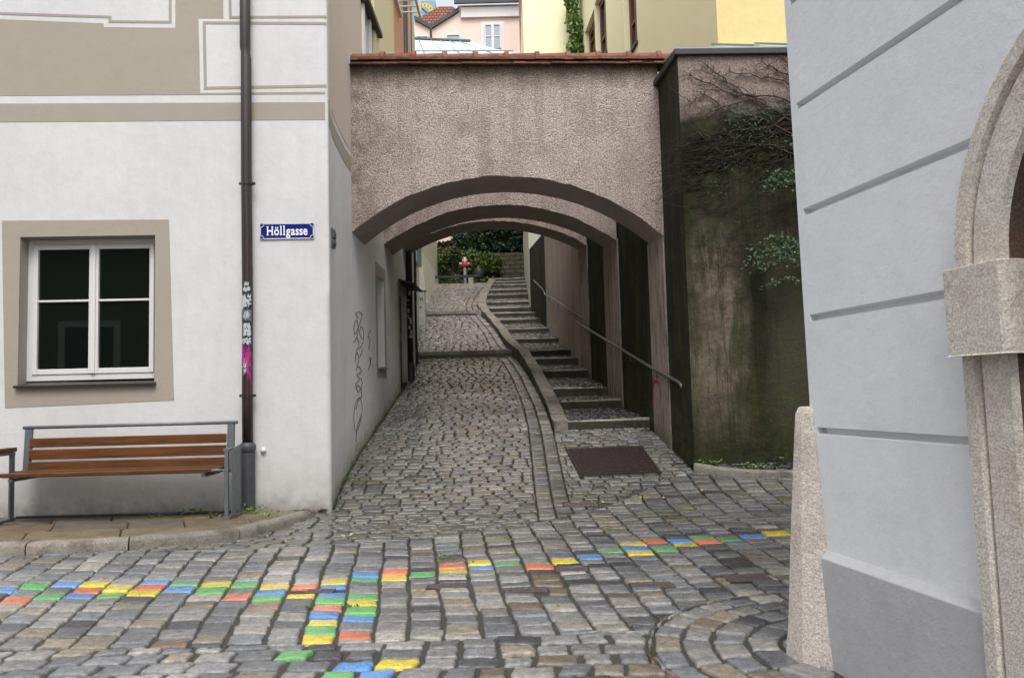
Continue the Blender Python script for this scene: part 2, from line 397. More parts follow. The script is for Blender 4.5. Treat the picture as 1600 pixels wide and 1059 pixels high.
# steps: k: (left px, right px, y top, y bottom, depth)
ST = [(887, 1005, 655.5, 672, 11.0), (873, 969, 625, 637.5, 12.4), (862, 948, 605, 618, 13.3), (847, 918, 577.6, 589, 14.7), (835, 903, 558.6, 568.6, 15.6),
      (826, 901, 546, 555, 16.3), (803, 873, 528, 535, 17.6), (792, 856.5, 512.6, 519, 18.8), (779, 844, 498, 505, 20.0), (770, 837, 488, 494, 20.8), (761, 831, 480, 487, 21.6),
      (757, 824.5, 471, 476, 22.7), (760, 824.5, 459.5, 466, 24.0), (763.5, 824, 452, 456.5, 25.0), (767, 824, 445, 448, 26.0), (771, 824, 439.4, 442, 27.0), (773, 824, 434.5, 437.5, 28.0)]
SP = []
for (xl, xr, yt, yb, Y) in ST:
    a = at(xl, yt, Y); b = at(xr, yt, Y); c = at((xl + xr) / 2, yb, Y)
    SP.append((a.x, b.x, (a.z + b.z) / 2, c.z, Y))
def stairL(Y):
    if Y < SP[0][4]: return SP[0][0]
    for p, q in zip(SP, SP[1:]):
        if Y <= q[4]: return p[0] + (q[0] - p[0]) * (Y - p[4]) / (q[4] - p[4])
    return SP[-1][0]

# ------------------------------------------------------------------ paving
def clip(poly, f):
    out = []; n = len(poly); vals = [f(*p) for p in poly]
    for i in range(n):
        a, b = poly[i], poly[(i + 1) % n]; va, vb = vals[i], vals[(i + 1) % n]
        if va >= 0: out.append(a)
        if (va >= 0) != (vb >= 0):
            t = va / (va - vb); out.append((a[0] + (b[0] - a[0]) * t, a[1] + (b[1] - a[1]) * t))
    return out
def area(p): return abs(sum(p[i][0] * p[(i + 1) % len(p)][1] - p[(i + 1) % len(p)][0] * p[i][1] for i in range(len(p)))) / 2
PAL = [((.27, .275, .28), 5.5), ((.205, .22, .245), 5), ((.33, .33, .325), 4), ((.30, .27, .21), 2.2), ((.215, .18, .125), 1.2), ((.062, .068, .082), 1.8), ((.14, .15, .165), 3.2), ((.42, .41, .375), 2.4), ((.27, .18, .135), .25), ((.33, .28, .22), .4)]
def pick():
    r = rnd.random() * sum(w for _, w in PAL)
    for c, w in PAL:
        r -= w
        if r <= 0: break
    k = rnd.uniform(.68, 1.12)
    return tuple(x * k for x in c)
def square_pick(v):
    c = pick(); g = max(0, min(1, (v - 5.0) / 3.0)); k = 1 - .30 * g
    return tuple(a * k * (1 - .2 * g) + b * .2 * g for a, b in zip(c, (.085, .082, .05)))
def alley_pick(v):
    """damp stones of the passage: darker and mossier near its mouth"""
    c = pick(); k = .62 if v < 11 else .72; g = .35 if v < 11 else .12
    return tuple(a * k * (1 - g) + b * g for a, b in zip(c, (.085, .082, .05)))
def stone(mb, poly, zf, gap=.011, top=.0, deep=.045, c=None, lod=2, round_=.014, jit=.004, paint=None):
    if len(poly) < 3 or area(poly) < .0022: return None
    cx = sum(p[0] for p in poly) / len(poly); cy = sum(p[1] for p in poly) / len(poly)
    # drop nearly coincident corners
    q = []
    for p in poly:
        if not q or math.hypot(p[0] - q[-1][0], p[1] - q[-1][1]) > .012: q.append(p)
    if len(q) > 2 and math.hypot(q[0][0] - q[-1][0], q[0][1] - q[-1][1]) < .012: q.pop()
    if len(q) < 3: return None
    if sum(q[i][0] * q[(i + 1) % len(q)][1] - q[(i + 1) % len(q)][0] * q[i][1] for i in range(len(q))) < 0: q.reverse()
    # subdivide long edges, jitter, then cut corners
    r = []
    for i in range(len(q)):
        a, b = q[i], q[(i + 1) % len(q)]
        r.append(a)
        if lod > 1: r.append(((a[0] + b[0]) / 2 + rnd.uniform(-jit, jit), (a[1] + b[1]) / 2 + rnd.uniform(-jit, jit)))
    q = r
    for it in range(lod):
        r = []
        for i in range(len(q)):
            a, b = q[i], q[(i + 1) % len(q)]
            w = .13 if it == 0 else .25
            r.append((a[0] * (1 - w) + b[0] * w, a[1] * (1 - w) + b[1] * w)); r.append((a[0] * w + b[0] * (1 - w), a[1] * w + b[1] * (1 - w)))
        q = r
    if lod > 1: q = [(x + rnd.uniform(-1, 1) * jit * .35, y + rnd.uniform(-1, 1) * jit * .35) for x, y in q]
    m = max(math.hypot(p[0] - cx, p[1] - cy) for p in q)
    def ring(inset, dz):
        o = []
        for x, y in q:
            dx, dy = cx - x, cy - y; L = math.hypot(dx, dy) or 1e-6; k = min(.9, inset / L)
            X, Y = x + dx * k, y + dy * k; o.append((X, Y, zf(X, Y) + dz + tx * (X - cx) + ty * (Y - cy)))
        return o
    tx, ty = rnd.uniform(-.04, .04), rnd.uniform(-.04, .04); h = top + rnd.uniform(-.004, .005)
    n = len(q)
    vs = ring(gap * .45, -deep) + ring(gap * .5, h - round_ * .8) + ring(gap * .5 + round_ * .45, h - round_ * .22) + ring(gap * .5 + round_ * 1.3, h)
    if lod > 1: vs += ring(m * .55, h + rnd.uniform(-.002, .004))
    k = len(vs) // n
    vs.append((cx, cy, zf(cx, cy) + h + rnd.uniform(-.002, .003)))
    fs = [(j * n + i, j * n + (i + 1) % n, (j + 1) * n + (i + 1) % n, (j + 1) * n + i) for j in range(k - 1) for i in range(n)]
    fs += [((k - 1) * n + i, (k - 1) * n + (i + 1) % n, k * n) for i in range(n)]
    mb.add(vs, fs, c or pick())
    return (cx, cy, len(vs))

pav = MB(); centres = []
def carve(poly):
    """keep the larger part of a stone outside the iron covers and the grate"""
    for (x, y, w, h) in covers:
        if all(abs(p[0] - x) > w + .3 or abs(p[1] - y) > h + .3 for p in poly): continue
        hp_ = [lambda a, b: (x - w) - a, lambda a, b: a - (x + w), lambda a, b: (y - h) - b, lambda a, b: b - (y + h)]
        best = max((clip(poly, f) for f in hp_), key=lambda q: area(q) if len(q) > 2 else 0)
        poly = best
        if len(poly) < 3: return []
    if any(in_quad(p[0], p[1], GR) for p in poly):
        best = []
        for i in range(4):
            a, b = GR[i], GR[(i + 1) % 4]
            f = lambda X, Y: (b.x - a.x) * (Y - a.y) - (b.y - a.y) * (X - a.x)
            q = clip(poly, f)
            if len(q) > 2 and (not best or area(q) > area(best)): best = q
        poly = best
    return poly
def put(poly, zf=None, fs=(), **kw):
    poly = carve(poly)
    if len(poly) < 3: return
    for f in fs:
        poly = clip(poly, f)
        if len(poly) < 3: return
    b = len(pav.v)
    r = stone(pav, poly, zf or (lambda x, y: zg(y)), **kw)
    if r: centres.append((r[0], r[1], b, r[2]))
# boundary between square and alley paving, and of the raised pavement on the left
BX = [(-99, 6.2), (-1.95, 6.2), (-1.2, 6.35), (-.5, 6.55), (0, 6.9), (.55, 7.45), (.8, 7.65), (1.2, 8.2), (1.9, 9.0), (2.2, 9.0), (99, 9.0)]
def yb(x):
    for (a, za), (b, zb) in zip(BX, BX[1:]):
        if x <= b: return za + (zb - za) * (x - a) / (b - a)
    return 9
KP = [hz(*p, 0) for p in ((-420, 882), (-200, 876), (0, 867), (42, 865), (122, 862), (185, 858), (241, 853.5), (297, 850), (350, 845), (385, 838), (437, 825.5), (480, 812), (508, 803))]
KP = [(p.x, p.y) for p in KP]
def ykerb(x):
    if x > KP[-1][0]: return 99
    if x < KP[0][0]: return KP[0][1]
    for a, b in zip(KP, KP[1:]):
        if x <= b[0]: return a[1] + (b[1] - a[1]) * (x - a[0]) / (b[0] - a[0])
    return 99
KR = [hg(*p) for p in ((1083, 733), (1100, 738), (1130, 742), (1165, 745), (1205, 746), (1250, 747), (1330, 747), (1500, 745))]
KR = [(p.x, p.y) for p in KR]
def ykr(x):
    if x < KR[0][0]: return 9.1
    for a, b in zip(KR, KR[1:]):
        if x <= b[0]: return a[1] + (b[1] - a[1]) * (x - a[0]) / (b[0] - a[0])
    return KR[-1][1]
# near building (right)
NB0 = Vector((1.295, 3.40)); NBd = Vector((.197, -1)).normalized(); NBn = Vector((NBd.y, -NBd.x))   # NBn points to -X (the street)
if NBn.x > 0: NBn = -NBn
def outside_near(x, y):
    d = (Vector((x, y)) - NB0)
    if y > NB0.y: return 1
    return d.dot(NBn) - .0
YB0 = 3.82
f_kerb = lambda x, y: (ykerb(x) - y - .01) if y < 7.9 else 1
f_bound = lambda x, y: yb(x) - y
f_up = lambda x, y: y - yb(x)
f_low = lambda x, y: (YB0 + .05 * math.sin(x * 1.3)) - y
f_hi = lambda x, y: y - (YB0 + .05 * math.sin(x * 1.3))
f_kr = lambda x, y: ykr(x) - y - .02
FC = (1.55, 3.5); FR = .98
f_fan_out = lambda x, y: math.hypot(x - FC[0], y - FC[1]) - FR
f_fan_in = lambda x, y: FR - math.hypot(x - FC[0], y - FC[1])
def tanu(u): return .05 + .055 * (1 - u)
covers = []   # rectangular iron covers: (cx, cy, half w, half h)
def cover(px, py, w, h):
    p = hg(px, py); covers.append((p.x, p.y, w / 2, h / 2)); return p
CV = [(905, 787, .30, .16, 'rect'), (700, 914, .24, .15, 'oval'), (822, 920, .25, .12, 'rect'), (893, 888, .21, .13, 'rect'), (1018, 912, .25, .14, 'rect'), (1168, 901, .27, .18, 'rect'), (500, 922, .17, .10, 'rect')]
CVP = [cover(a, b, w, h) for a, b, w, h, _ in CV]
GR = [hg(*p) for p in ((884, 702), (1003, 697), (1033, 738), (907, 745))]
def near_cover(cx, cy, m=0.0):
    for (x, y, w, h) in covers:
        if abs(cx - x) < w + m and abs(cy - y) < h + m: return True
    return False
def in_quad(x, y, q):
    s = 0
    for i in range(4):
        a, b = q[i], q[(i + 1) % 4]; v = (b.x - a.x) * (y - a.y) - (b.y - a.y) * (x - a.x)
        if v > 0: s += 1
    return s in (0, 4)
def blocked(poly):
    cx = sum(p[0] for p in poly) / 4; cy = sum(p[1] for p in poly) / 4
    return False
# square: fanned columns of stones
u = -6.0
while u < 6.5:
    w = rnd.uniform(.162, .192); v = YB0 - .35 + rnd.uniform(0, .12)
    while v < 9.3:
        L = rnd.uniform(.135, .175)
        def P(a, b): 
            return (a - tanu(a) * (b - 3.6) + .006 * math.sin(b * 5 + a * 3), b + .015 * math.sin(a * 4.0) + .03 * math.sin(a * .9 + b))
        j = lambda: rnd.uniform(-.007, .007)
        poly = [P(u + .003 + j(), v + j()), P(u + w - .003 + j(), v + j()), P(u + w - .003 + j(), v + L + j()), P(u + .003 + j(), v + L + j())]
        cx, cy = poly[0]
        if not blocked(poly) and cx < 5.5 and not (cx > 3.0 and cy < 4.2):
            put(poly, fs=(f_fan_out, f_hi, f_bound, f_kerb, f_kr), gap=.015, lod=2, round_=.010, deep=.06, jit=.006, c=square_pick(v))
        v += L
    u += w
# nearest zone: courses across the view
v = YB0 + .1
row = 0
while v > -1.2:
    L = rnd.uniform(.125, .155); x = -6.5 + rnd.uniform(0, .2)
    while x < 3.0:
        w = rnd.uniform(.135, .215)
        def P(a, b): return (a + .03 * math.sin(b * 4), b - .035 * (a + 1.0) ** 2 * (.3 if a < .4 else .55) + .05 + .02 * math.sin(a * 3))
        j = lambda: rnd.uniform(-.010, .010)
        poly = [P(x + j(), v - L + j()), P(x + w + j(), v - L + j()), P(x + w + j(), v + j()), P(x + j(), v + j())]
        put(poly, fs=(f_fan_out, f_low, outside_near), gap=.026, lod=2, round_=.012, deep=.06, jit=.009)
        x += w
    v -= L; row += 1
# fan of stones laid in arcs round the foot of the guard stone
r0 = .12
while r0 < FR + .1:
    L = rnd.uniform(.125, .155); a = rnd.uniform(0, .2)
    while a < 6.3:
        w = rnd.uniform(.14, .20) / max(.2, r0 + L / 2); j = lambda: rnd.uniform(-.008, .008)
        pp = lambda aa, rr_: (FC[0] + rr_ * math.cos(aa) + j(), FC[1] + rr_ * math.sin(aa) + j())
        am = a + w / 2; mx, my = FC[0] + r0 * math.cos(am), FC[1] + r0 * math.sin(am)
        if my > 2.4 and outside_near(mx, my) > .0: put([pp(a, r0), pp(a, r0 + L), pp(a + w, r0 + L), pp(a + w, r0)], fs=(f_fan_in,), gap=.024, lod=2, round_=.012, deep=.06, jit=.007)
        a += w
    r0 += L
# alley: running bond across, with two long border courses beside the stair stringer
def f_wl(x, y): return x - wallL(y) - .012 if y > 7.85 else 1
def alley_right(y): return stairL(y) - .19
def f_ar(x, y): return (alley_right(y) - .36 - x) if y > 11.0 else (alley_right(11.0) - .36 - x)
def f_ar_in(x, y): return x - (alley_right(max(y, 11)) - .36)
def f_ar_out(x, y): return (alley_right(max(y, 11)) + .0) - x
v = 5.9
while v < 26.95:
    L = rnd.uniform(.118, .145); x = -3.6 + rnd.uniform(0, .17); far = v > 13.5
    while x < 1.2:
        w = rnd.uniform(.13, .225)
        cr = lambda a: .04 * math.sin(a * 1.1)
        j = lambda: rnd.uniform(-.006, .006)
        poly = [(x + j(), v + cr(x) + j()), (x + w + j(), v + cr(x + w) + j()), (x + w + j(), v + L + cr(x + w) + j()), (x + j(), v + L + cr(x) + j())]
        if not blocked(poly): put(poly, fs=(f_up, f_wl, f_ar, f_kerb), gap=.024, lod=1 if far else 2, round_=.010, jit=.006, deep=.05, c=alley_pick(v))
        x += w
    v += L
v = 7.0
for ci in range(2):
    v = 7.3 + ci * .07
    while v < 26.9:
        L = rnd.uniform(.15, .21)
        def P(a, b): 
            aa = alley_right(max(b, 11.0)) - .36 + a
            return (aa, b)
        poly = [P(ci * .17, v), P(ci * .17 + .168, v), P(ci * .17 + .168, v + L), P(ci * .17, v + L)]
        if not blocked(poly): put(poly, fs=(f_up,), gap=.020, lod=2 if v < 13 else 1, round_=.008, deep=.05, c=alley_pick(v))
        v += L
# bay in front of the steps, right of the border courses
f_rw = lambda x, y: wallR(y) - .03 - x
f_step = lambda x, y: SP[0][4] - .03 - y
v = 7.3
while v < 11.1:
    L = rnd.uniform(.115, .14); x = SP[0][0] - .24 + rnd.uniform(-.15, 0)
    while x < 2.3:
        w = rnd.uniform(.13, .22); j = lambda: rnd.uniform(-.006, .006)
        poly = [(x + j(), v + j()), (x + w + j(), v + j()), (x + w + j(), v + L + j()), (x + j(), v + L + j())]
        x += w
        if blocked(poly): continue
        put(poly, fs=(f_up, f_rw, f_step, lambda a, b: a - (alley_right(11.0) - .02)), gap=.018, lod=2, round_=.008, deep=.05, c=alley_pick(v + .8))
    v += L

# painted stones (paint on single stones of the square)
PB, PG, PO, PY = (.10, .29, .66), (.12, .45, .12), (.74, .20, .08), (.76, .60, .04)
pl = []
for x, y, c in ((10,400,PB),(95,398,PG),(45,438,PO),(190,422,PG),(255,385,PB),(322,440,PB),(365,402,PO),(413,370,PY),(495,418,PG),(533,384,PY),(625,425,PY),(650,400,PO),(690,372,PB),(780,407,PB),(810,380,PG),(908,415,PG),(935,387,PY),(1033,432,PO),(1065,390,PG),(1180,425,PB),(1195,395,PY),(1290,415,PG),(1330,380,PO),(1310,440,PY),(1465,362,PY),(1465,385,PB),(1570,333,PB),(1570,360,PG),(1460,433,PB),(1445,455,PG),(1570,420,PG),(1570,455,PY),(1437,478,PO),(1425,508,PB),(1427,536,PY),(1427,570,PG),(1395,615,PY),(1350,675,PG),(1570,483,PG),(1570,543,PB),(1570,590,PO),(1480,733,PB),(1540,780,PG)):
    pl.append((x / 2.857, 780 + y / 2.857, c))
for x, y, c in ((535,715,PY),(595,770,PB),(560,342,PY),(670,322,PO),(813,327,PG),(915,285,PO),(930,305,PY),(1045,278,PY),(1045,303,PB),(1160,285,PG),(1293,295,PO),(1392,273,PY)):
    pl.append((400 + x / 2.857, 780 + y / 2.857, c))
for x, y, c in ((440,405,PG),(355,423,PB),(530,378,PY),(550,395,PB),(570,412,PY),(645,365,PO),(730,347,PB),(680,385,PG),(765,360,PY),(845,340,PG),(870,357,PO),(970,340,PG),(1090,338,PB),(1185,322,PY),(1245,306,PG)):
    pl.append((800 + x / 2.857, 720 + y / 2.857, c))
paint = [(0, 0, 0, 0)] * len(pav.v)
cand = [(i, c) for i, c in enumerate(centres) if c[1] < 9]
pairs = []
for pi, (x, y, c) in enumerate(pl):
    p = hz(x, y, .0)
    for i, ce in cand:
        d = (ce[0] - p.x) ** 2 + (ce[1] - p.y) ** 2
        if d < .032: pairs.append((d, pi, i))
pairs.sort(); used = set(); done = set()
for d, pi, i in pairs:
    if pi in used or i in done: continue
    used.add(pi); done.add(i); ce = centres[i]; c = pl[pi][2]; k = rnd.uniform(.85, 1.08)
    for n in range(ce[2], ce[2] + ce[3]): paint[n] = (c[0] * k, c[1] * k, c[2] * k, .97)
o = pav.build('cobblestone_paving', M['stones'], smooth=True)
pa = o.data.color_attributes.new('Paint', 'FLOAT_COLOR', 'POINT'); buf = []
for p in paint: buf += p
pa.data.foreach_set('color', buf)
prop(o, kind='structure')

# bed under the stones + ground out to the horizon
mb = MB(); xs = [-200, -40, -12, -6, -4, -3, -2.6, -2.2, -1.8, -1, -.4, 0, .4, .8, 1.2, 1.6, 2, 2.6, 4, 8, 40, 200]
ys = [-200, -40, -5, 0, 3, 5, 6] + [7 + .25 * i for i in range(84)] + [28.2, 30, 40, 90, 390]
def bedz(x, y):
    z = zg(y) - (.015 if y < 6.5 else .026)
    if y >= 11.0 and x > stairL(y) - .12: z -= .22
    return z
nx = len(xs)
mb.add([(x, y, bedz(x, y)) for y in ys for x in xs], [(j * nx + i, j * nx + i + 1, (j + 1) * nx + i + 1, (j + 1) * nx + i) for j in range(len(ys) - 1) for i in range(nx - 1)])
prop(mb.build('ground', M['bed'], smooth=True), kind='structure')

# ------------------------------------------------------------------ raised pavement with slabs and kerb stones (left)
PZ = .075
mb = MB()
fac0 = Vector((-1.83, 7.85)); FD = Vector((-math.cos(R(3)), -math.sin(R(3))))      # facade direction, running left
def face_y(x): return fac0.y + (x - fac0.x) * FD.y / FD.x
f_in = lambda x, y: y - (ykerb(x) + .13)
f_fac = lambda x, y: face_y(x) + .02 - y
shade = [(.9, .85, .78), (1.05, .95, .75), (.75, .78, .8), (.6, .64, .68), (1.1, 1, .85), (.9, .78, .6)]
y = 5.6; 
for rowi, Lr in enumerate((.42, .40, .38, .5, .4)):
    x = -7.5 + rnd.uniform(0, .5)
    while x < -1.6:
        w = rnd.uniform(.5, .95)
        sk = lambda a, b: (a - (b - 6.5) * .45, b)
        poly = [sk(x, y), sk(x + w, y), sk(x + w, y + Lr), sk(x, y + Lr)]
        for f in (f_in, f_fac, lambda a, b: -1.86 - a):
            poly = clip(poly, f) if len(poly) > 2 else poly
        if len(poly) > 2 and area(poly) > .01:
            k = rnd.choice(shade); stone(mb, poly, lambda a, b: PZ, gap=.014, round_=.008, deep=.08, c=k, jit=.003)
        x += w
    y += Lr
slabs_o = mb.build('pavement', M['slabs'], smooth=True); prop(slabs_o, kind='structure')
mb = MB(); bedp = [(x, ykerb(x) + .07, PZ - .018) for x, _ in KP if x > -5.8] + [(fac0.x, fac0.y + .05, PZ - .018), (-6, face_y(-6) + .05, PZ - .018)]
mb.slab(bedp, (0, 0, -.15)); prop(mb.build('pavement_bed', M['bed']), kind='structure')
def kerb_run(mb, pts, w, z0f, z1f, seg=.9, rad=.03, side=1):
    """kerb stones following a polyline (pts = outer edge); w = width to the left side of travel"""
    P = [Vector(p) for p in pts]; d = [0]
    for a, b in zip(P, P[1:]): d.append(d[-1] + (b - a).length)
    def pt(s):
        s = max(0, min(s, d[-1]))
        for i in range(len(P) - 1):
            if s <= d[i + 1] + 1e-9:
                t = (s - d[i]) / (d[i + 1] - d[i]); return P[i].lerp(P[i + 1], t), (P[i + 1] - P[i]).normalized()
        return P[-1], (P[-1] - P[-2]).normalized()
    def tang(s): 
        return (pt(s + .12)[0] - pt(s - .12)[0]).normalized()
    s = 0
    while s < d[-1] - .02:
        L = min(seg * rnd.uniform(.8, 1.25), d[-1] - s)
        if d[-1] - s - L < .2: L = d[-1] - s
        k = rnd.uniform(.8, 1.15); cc = (k, k * .98, k * .94); n = max(2, int(L / .12) + 1); vs = []; hh = rnd.uniform(-.006, .006)
        for i in range(n + 1):
            ss = s + .006 + (L - .012) * i / n; p = pt(ss)[0]; t = tang(ss); nn = Vector((-t.y, t.x)) * side
            e = .012 if i in (0, n) else 0
            z0, z1 = z0f(p), z1f(p) + hh + rnd.uniform(-.002, .002); pr = []
            for a, z in ((0, z0), (0 + e * .3, z1 - rad), (rad * .3, z1 - rad * .3 - e * .3), (rad, z1 - e * .5), (w - rad * .6, z1 - e * .5), (w, z1 - rad * .5), (w, z0)):
                a += rnd.uniform(-.003, .003); q = p + nn * a; pr.append((q.x, q.y, z))
            vs += pr
        m = 7
        fs = [(i * m + j, i * m + (j + 1), (i + 1) * m + (j + 1), (i + 1) * m + j) for i in range(n) for j in range(m - 1)]
        fs += [tuple(range(m)), tuple(range(n * m, n * m + m))[::-1]]
        mb.add(vs, fs, cc); s += L
mb = MB(); kerb_run(mb, KP, .13, lambda p: -.06, lambda p: PZ + .012, .95, .04)
prop(mb.build('kerb', M['kerb'], smooth=True, sharp=50), kind='structure')
mb = MB(); kerb_run(mb, KR, .12, lambda p: zg(p.y) - .08, lambda p: zg(p.y) + .075, 1.1, .03)
prop(mb.build('kerb', M['kerb'], smooth=True, sharp=50), kind='structure')
# narrow strip of old stones behind the right-hand kerb
GY0 = 9.1; gdir = Vector((math.cos(R(2)), math.sin(R(2))))
def gy(x): return GY0 + (x - 2.07) * math.tan(R(2))
mb = MB(); v = 8.3
while v < 9.5:
    L = rnd.uniform(.11, .14); x = 2.1
    while x < 5.5:
        w = rnd.uniform(.13, .22); poly = [(x, v), (x + w, v), (x + w, v + L), (x, v + L)]
        for f in (lambda a, b: b - ykr(a) - .13, lambda a, b: gy(a) - b):
            poly = clip(poly, f) if len(poly) > 2 else poly
        if len(poly) > 2: stone(mb, poly, lambda a, b: zg(b) + .06 + .02 * noise.noise((a * 3, b * 3, 0)), gap=.02, round_=.014, lod=1, c=tuple(q * .55 for q in pick()))
        x += w
    v += L
prop(mb.build('verge_paving', M['stones'], smooth=True), kind='structure')
mb = MB(); mb.slab([(a, b + .08, zg(b) + .045) for a, b in KR] + [(KR[-1][0], 9.6, zg(9.6) + .045), (2.0, 9.15, zg(9.15) + .045)], (0, 0, -.3)); prop(mb.build('verge_bed', M['bed']), kind='structure')

# cross kerbs in the alley
for Yk in (17.0, 21.5):
    mb = MB(); xl = wallL(Yk) - .02; xr = alley_right(Yk) + .02
    z1 = zg(Yk + .03) + .012; z0 = z1 - .3
    kerb_run(mb, [(xl, Yk - .06), ((xl + xr) / 2, Yk - .06), (xr, Yk - .06)], .18, lambda p: z0, lambda p: z1, 1.1, .02)
    prop(mb.build('kerb', M['kerb'], smooth=True, sharp=50), kind='structure')

# ------------------------------------------------------------------ stairs
st = thing('stone_stairs', 'worn granite stairs with cobbled treads climbing the alley beside the ramp', 'stairs', (1.3, 11, .65))
for k, (xl, xr, z1, z0, Y) in enumerate(SP):
    mb = MB()
    xr2 = (wallR(Y) + .02) if Y < 21.3 else xr + .04
    xl2 = xl - .02
    d = .10
    if k == 0: xl2 -= .02
    poly = [(xl2, Y), (xr2, Y + .01), (xr2, Y + d), (xl2, Y + d)]
    kk = rnd.uniform(.7, 1.2)
    mb_s = stone(mb, poly, lambda x, y: z1, gap=.004, round_=.022, deep=(z1 - z0) + .12, c=(kk, kk * .98, kk * .92), jit=.006)
    s_o = mb.build('step', M['stair'], st, smooth=True)
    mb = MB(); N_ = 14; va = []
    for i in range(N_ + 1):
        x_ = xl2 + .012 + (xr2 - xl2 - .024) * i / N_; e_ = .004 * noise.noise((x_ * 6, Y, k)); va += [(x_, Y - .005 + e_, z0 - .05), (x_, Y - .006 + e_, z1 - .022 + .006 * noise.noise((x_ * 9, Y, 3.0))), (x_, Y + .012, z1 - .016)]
    mb.add(va, [(i * 3 + j_, i * 3 + 3 + j_, i * 3 + 4 + j_, i * 3 + 1 + j_) for i in range(N_) for j_ in (0, 1)]); mb.build('riser', M['riser'], s_o)  # thin sheet over the step front, darker than the step itself
    if k < len(SP) - 1:
        Y2 = SP[k + 1][4]; zb_ = SP[k + 1][3]
        tz = lambda x, y: z1 - .006 + (zb_ - z1) * (y - Y) / (Y2 - Y)
        mb = MB(); v = Y + d
        sl = lambda x, y: x - (stairL(y) - .02)
        sr = lambda x, y: ((wallR(y) + .0) if y < 21.3 else SP[k][1] + .03) - x
        while v < Y2 - .01:
            L = min(rnd.uniform(.10, .13), Y2 - v + .02); x = stairL(v) - .1 + rnd.uniform(0, .08)
            while x < xr2 + .1:
                w = rnd.uniform(.10, .15); poly = [(x, v), (x + w, v), (x + w, v + L), (x, v + L)]
                for f in (sl, sr): poly = clip(poly, f) if len(poly) > 2 else poly
                if len(poly) > 2: stone(mb, poly, tz, gap=.012, round_=.008, lod=1, jit=.003, c=tuple(q * 1.9 for q in pick()))  # tread colours brightened to make up for the shade on the stairs
                x += w
            v += L
        # bed of the tread
        xa, xb = stairL(Y), stairL(Y2)
        xc, xd = (wallR(Y), wallR(Y2)) if Y < 21 else (SP[k][1] + .03, SP[k + 1][1] + .03)
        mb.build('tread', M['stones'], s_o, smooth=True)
        mb = MB(); mb.add([(xa - .03, Y + .1, tz(0, Y + .1) - .022), (xc + .02, Y + .1, tz(0, Y + .1) - .022), (xd + .02, Y2 + .03, tz(0, Y2) - .022), (xb - .03, Y2 + .03, tz(0, Y2) - .022)], [(0, 1, 2, 3)])
        mb.build('tread_bed', M['bed'], s_o)
# stringer (low coping between ramp and stairs)
mb = MB()
pts = [(SP[0][0] - .19, 10.86)] + [(stairL(Y) - .19, Y) for Y in (11.8, 12.6, 13.5, 14.2, 14.9, 15.6, 16.3, 16.9, 17.6, 18.3, 19, 19.7, 20.4, 21.1, 21.7)]
def strz(p):
    Y = p.y
    zs = [(a[4] + .0, a[2]) for a in SP]
    if Y <= zs[0][0]: return zs[0][1] + .015
    for (a, za), (b, zb2) in zip(zs, zs[1:]):
        if Y <= b: return za + (zb2 - za) * (Y - a) / (b - a) + .015 - .03 * math.sin(math.pi * (Y - a) / (b - a))
    return zs[-1][1]
kerb_run(mb, pts, -.185, lambda p: zg(p.y) - .1, lambda p: max(strz(p), zg(p.y) + .10), .75, .015, side=1)
mb.build('stringer', M['kerb'], st, smooth=True, sharp=50)
mb = MB(); pts = [(stairL(Y) - .20, Y) for Y in (21.75, 22.4, 23, 24, 25, 26, 27, 28)]
kerb_run(mb, pts, -.22, lambda p: zg(p.y) - .2, lambda p: max(strz(p), zg(p.y) + .03), .9, .015)
mb.build('stringer', M['kerb'], st, smooth=True, sharp=50)

# ------------------------------------------------------------------ corner house (left)
H = 11.0
ch = thing('corner_house', 'white corner house with beige painted bands beside the arched alley', 'house', (fac0.x, fac0.y, 0))
def fp(s, z, off=0.0):
    """facade point: s metres left of the corner, height z, off = metres in front"""
    n = Vector((-FD.y, FD.x)); n = n if n.y < 0 else -n
    q = fac0 + FD * s + n * off; return Vector((q.x, q.y, z))
FN = (fp(0, 0, 1) - fp(0, 0, 0))
def fs_(px, py):
    p = hit(px, py, (fac0.x, fac0.y, 0), FN); return ((Vector((p.x, p.y)) - fac0).dot(FD), p.z)
wl, _ = fs_(30, 480); wr, _ = fs_(242, 480); _, wt = fs_(135, 369); _, wb = fs_(135, 600)
# window opening in facade coordinates: s from wr (right) to wl (left)
dep = .17
mb = MB()
CR = .05     # corner strip width
def grid_wall(mb, s_cuts, z_cuts, hole, pf, depth):
    for i in range(len(s_cuts) - 1):
        for j in range(len(z_cuts) - 1):
            s0, s1, z0, z1 = s_cuts[i], s_cuts[i + 1], z_cuts[j], z_cuts[j + 1]
            if any(abs(s0 - h[0]) < 1e-6 and abs(z0 - h[2]) < 1e-6 for h in hole): 
                a, b, c, d = pf(s0, z0), pf(s1, z0), pf(s1, z1), pf(s0, z1)
                e, f, g, h_ = pf(s0, z0, -depth), pf(s1, z0, -depth), pf(s1, z1, -depth), pf(s0, z1, -depth)
                mb.quad(a, b, f, e); mb.quad(b, c, g, f); mb.quad(c, d, h_, g); mb.quad(d, a, e, h_)
                continue
            mb.quad(pf(s0, z0), pf(s1, z0), pf(s1, z1), pf(s0, z1))
hole = [(wr, wl, wb, wt)]
grid_wall(mb, [.12, wr, wl, 9.0], [-.2, wb, wt, H], hole, fp, dep)
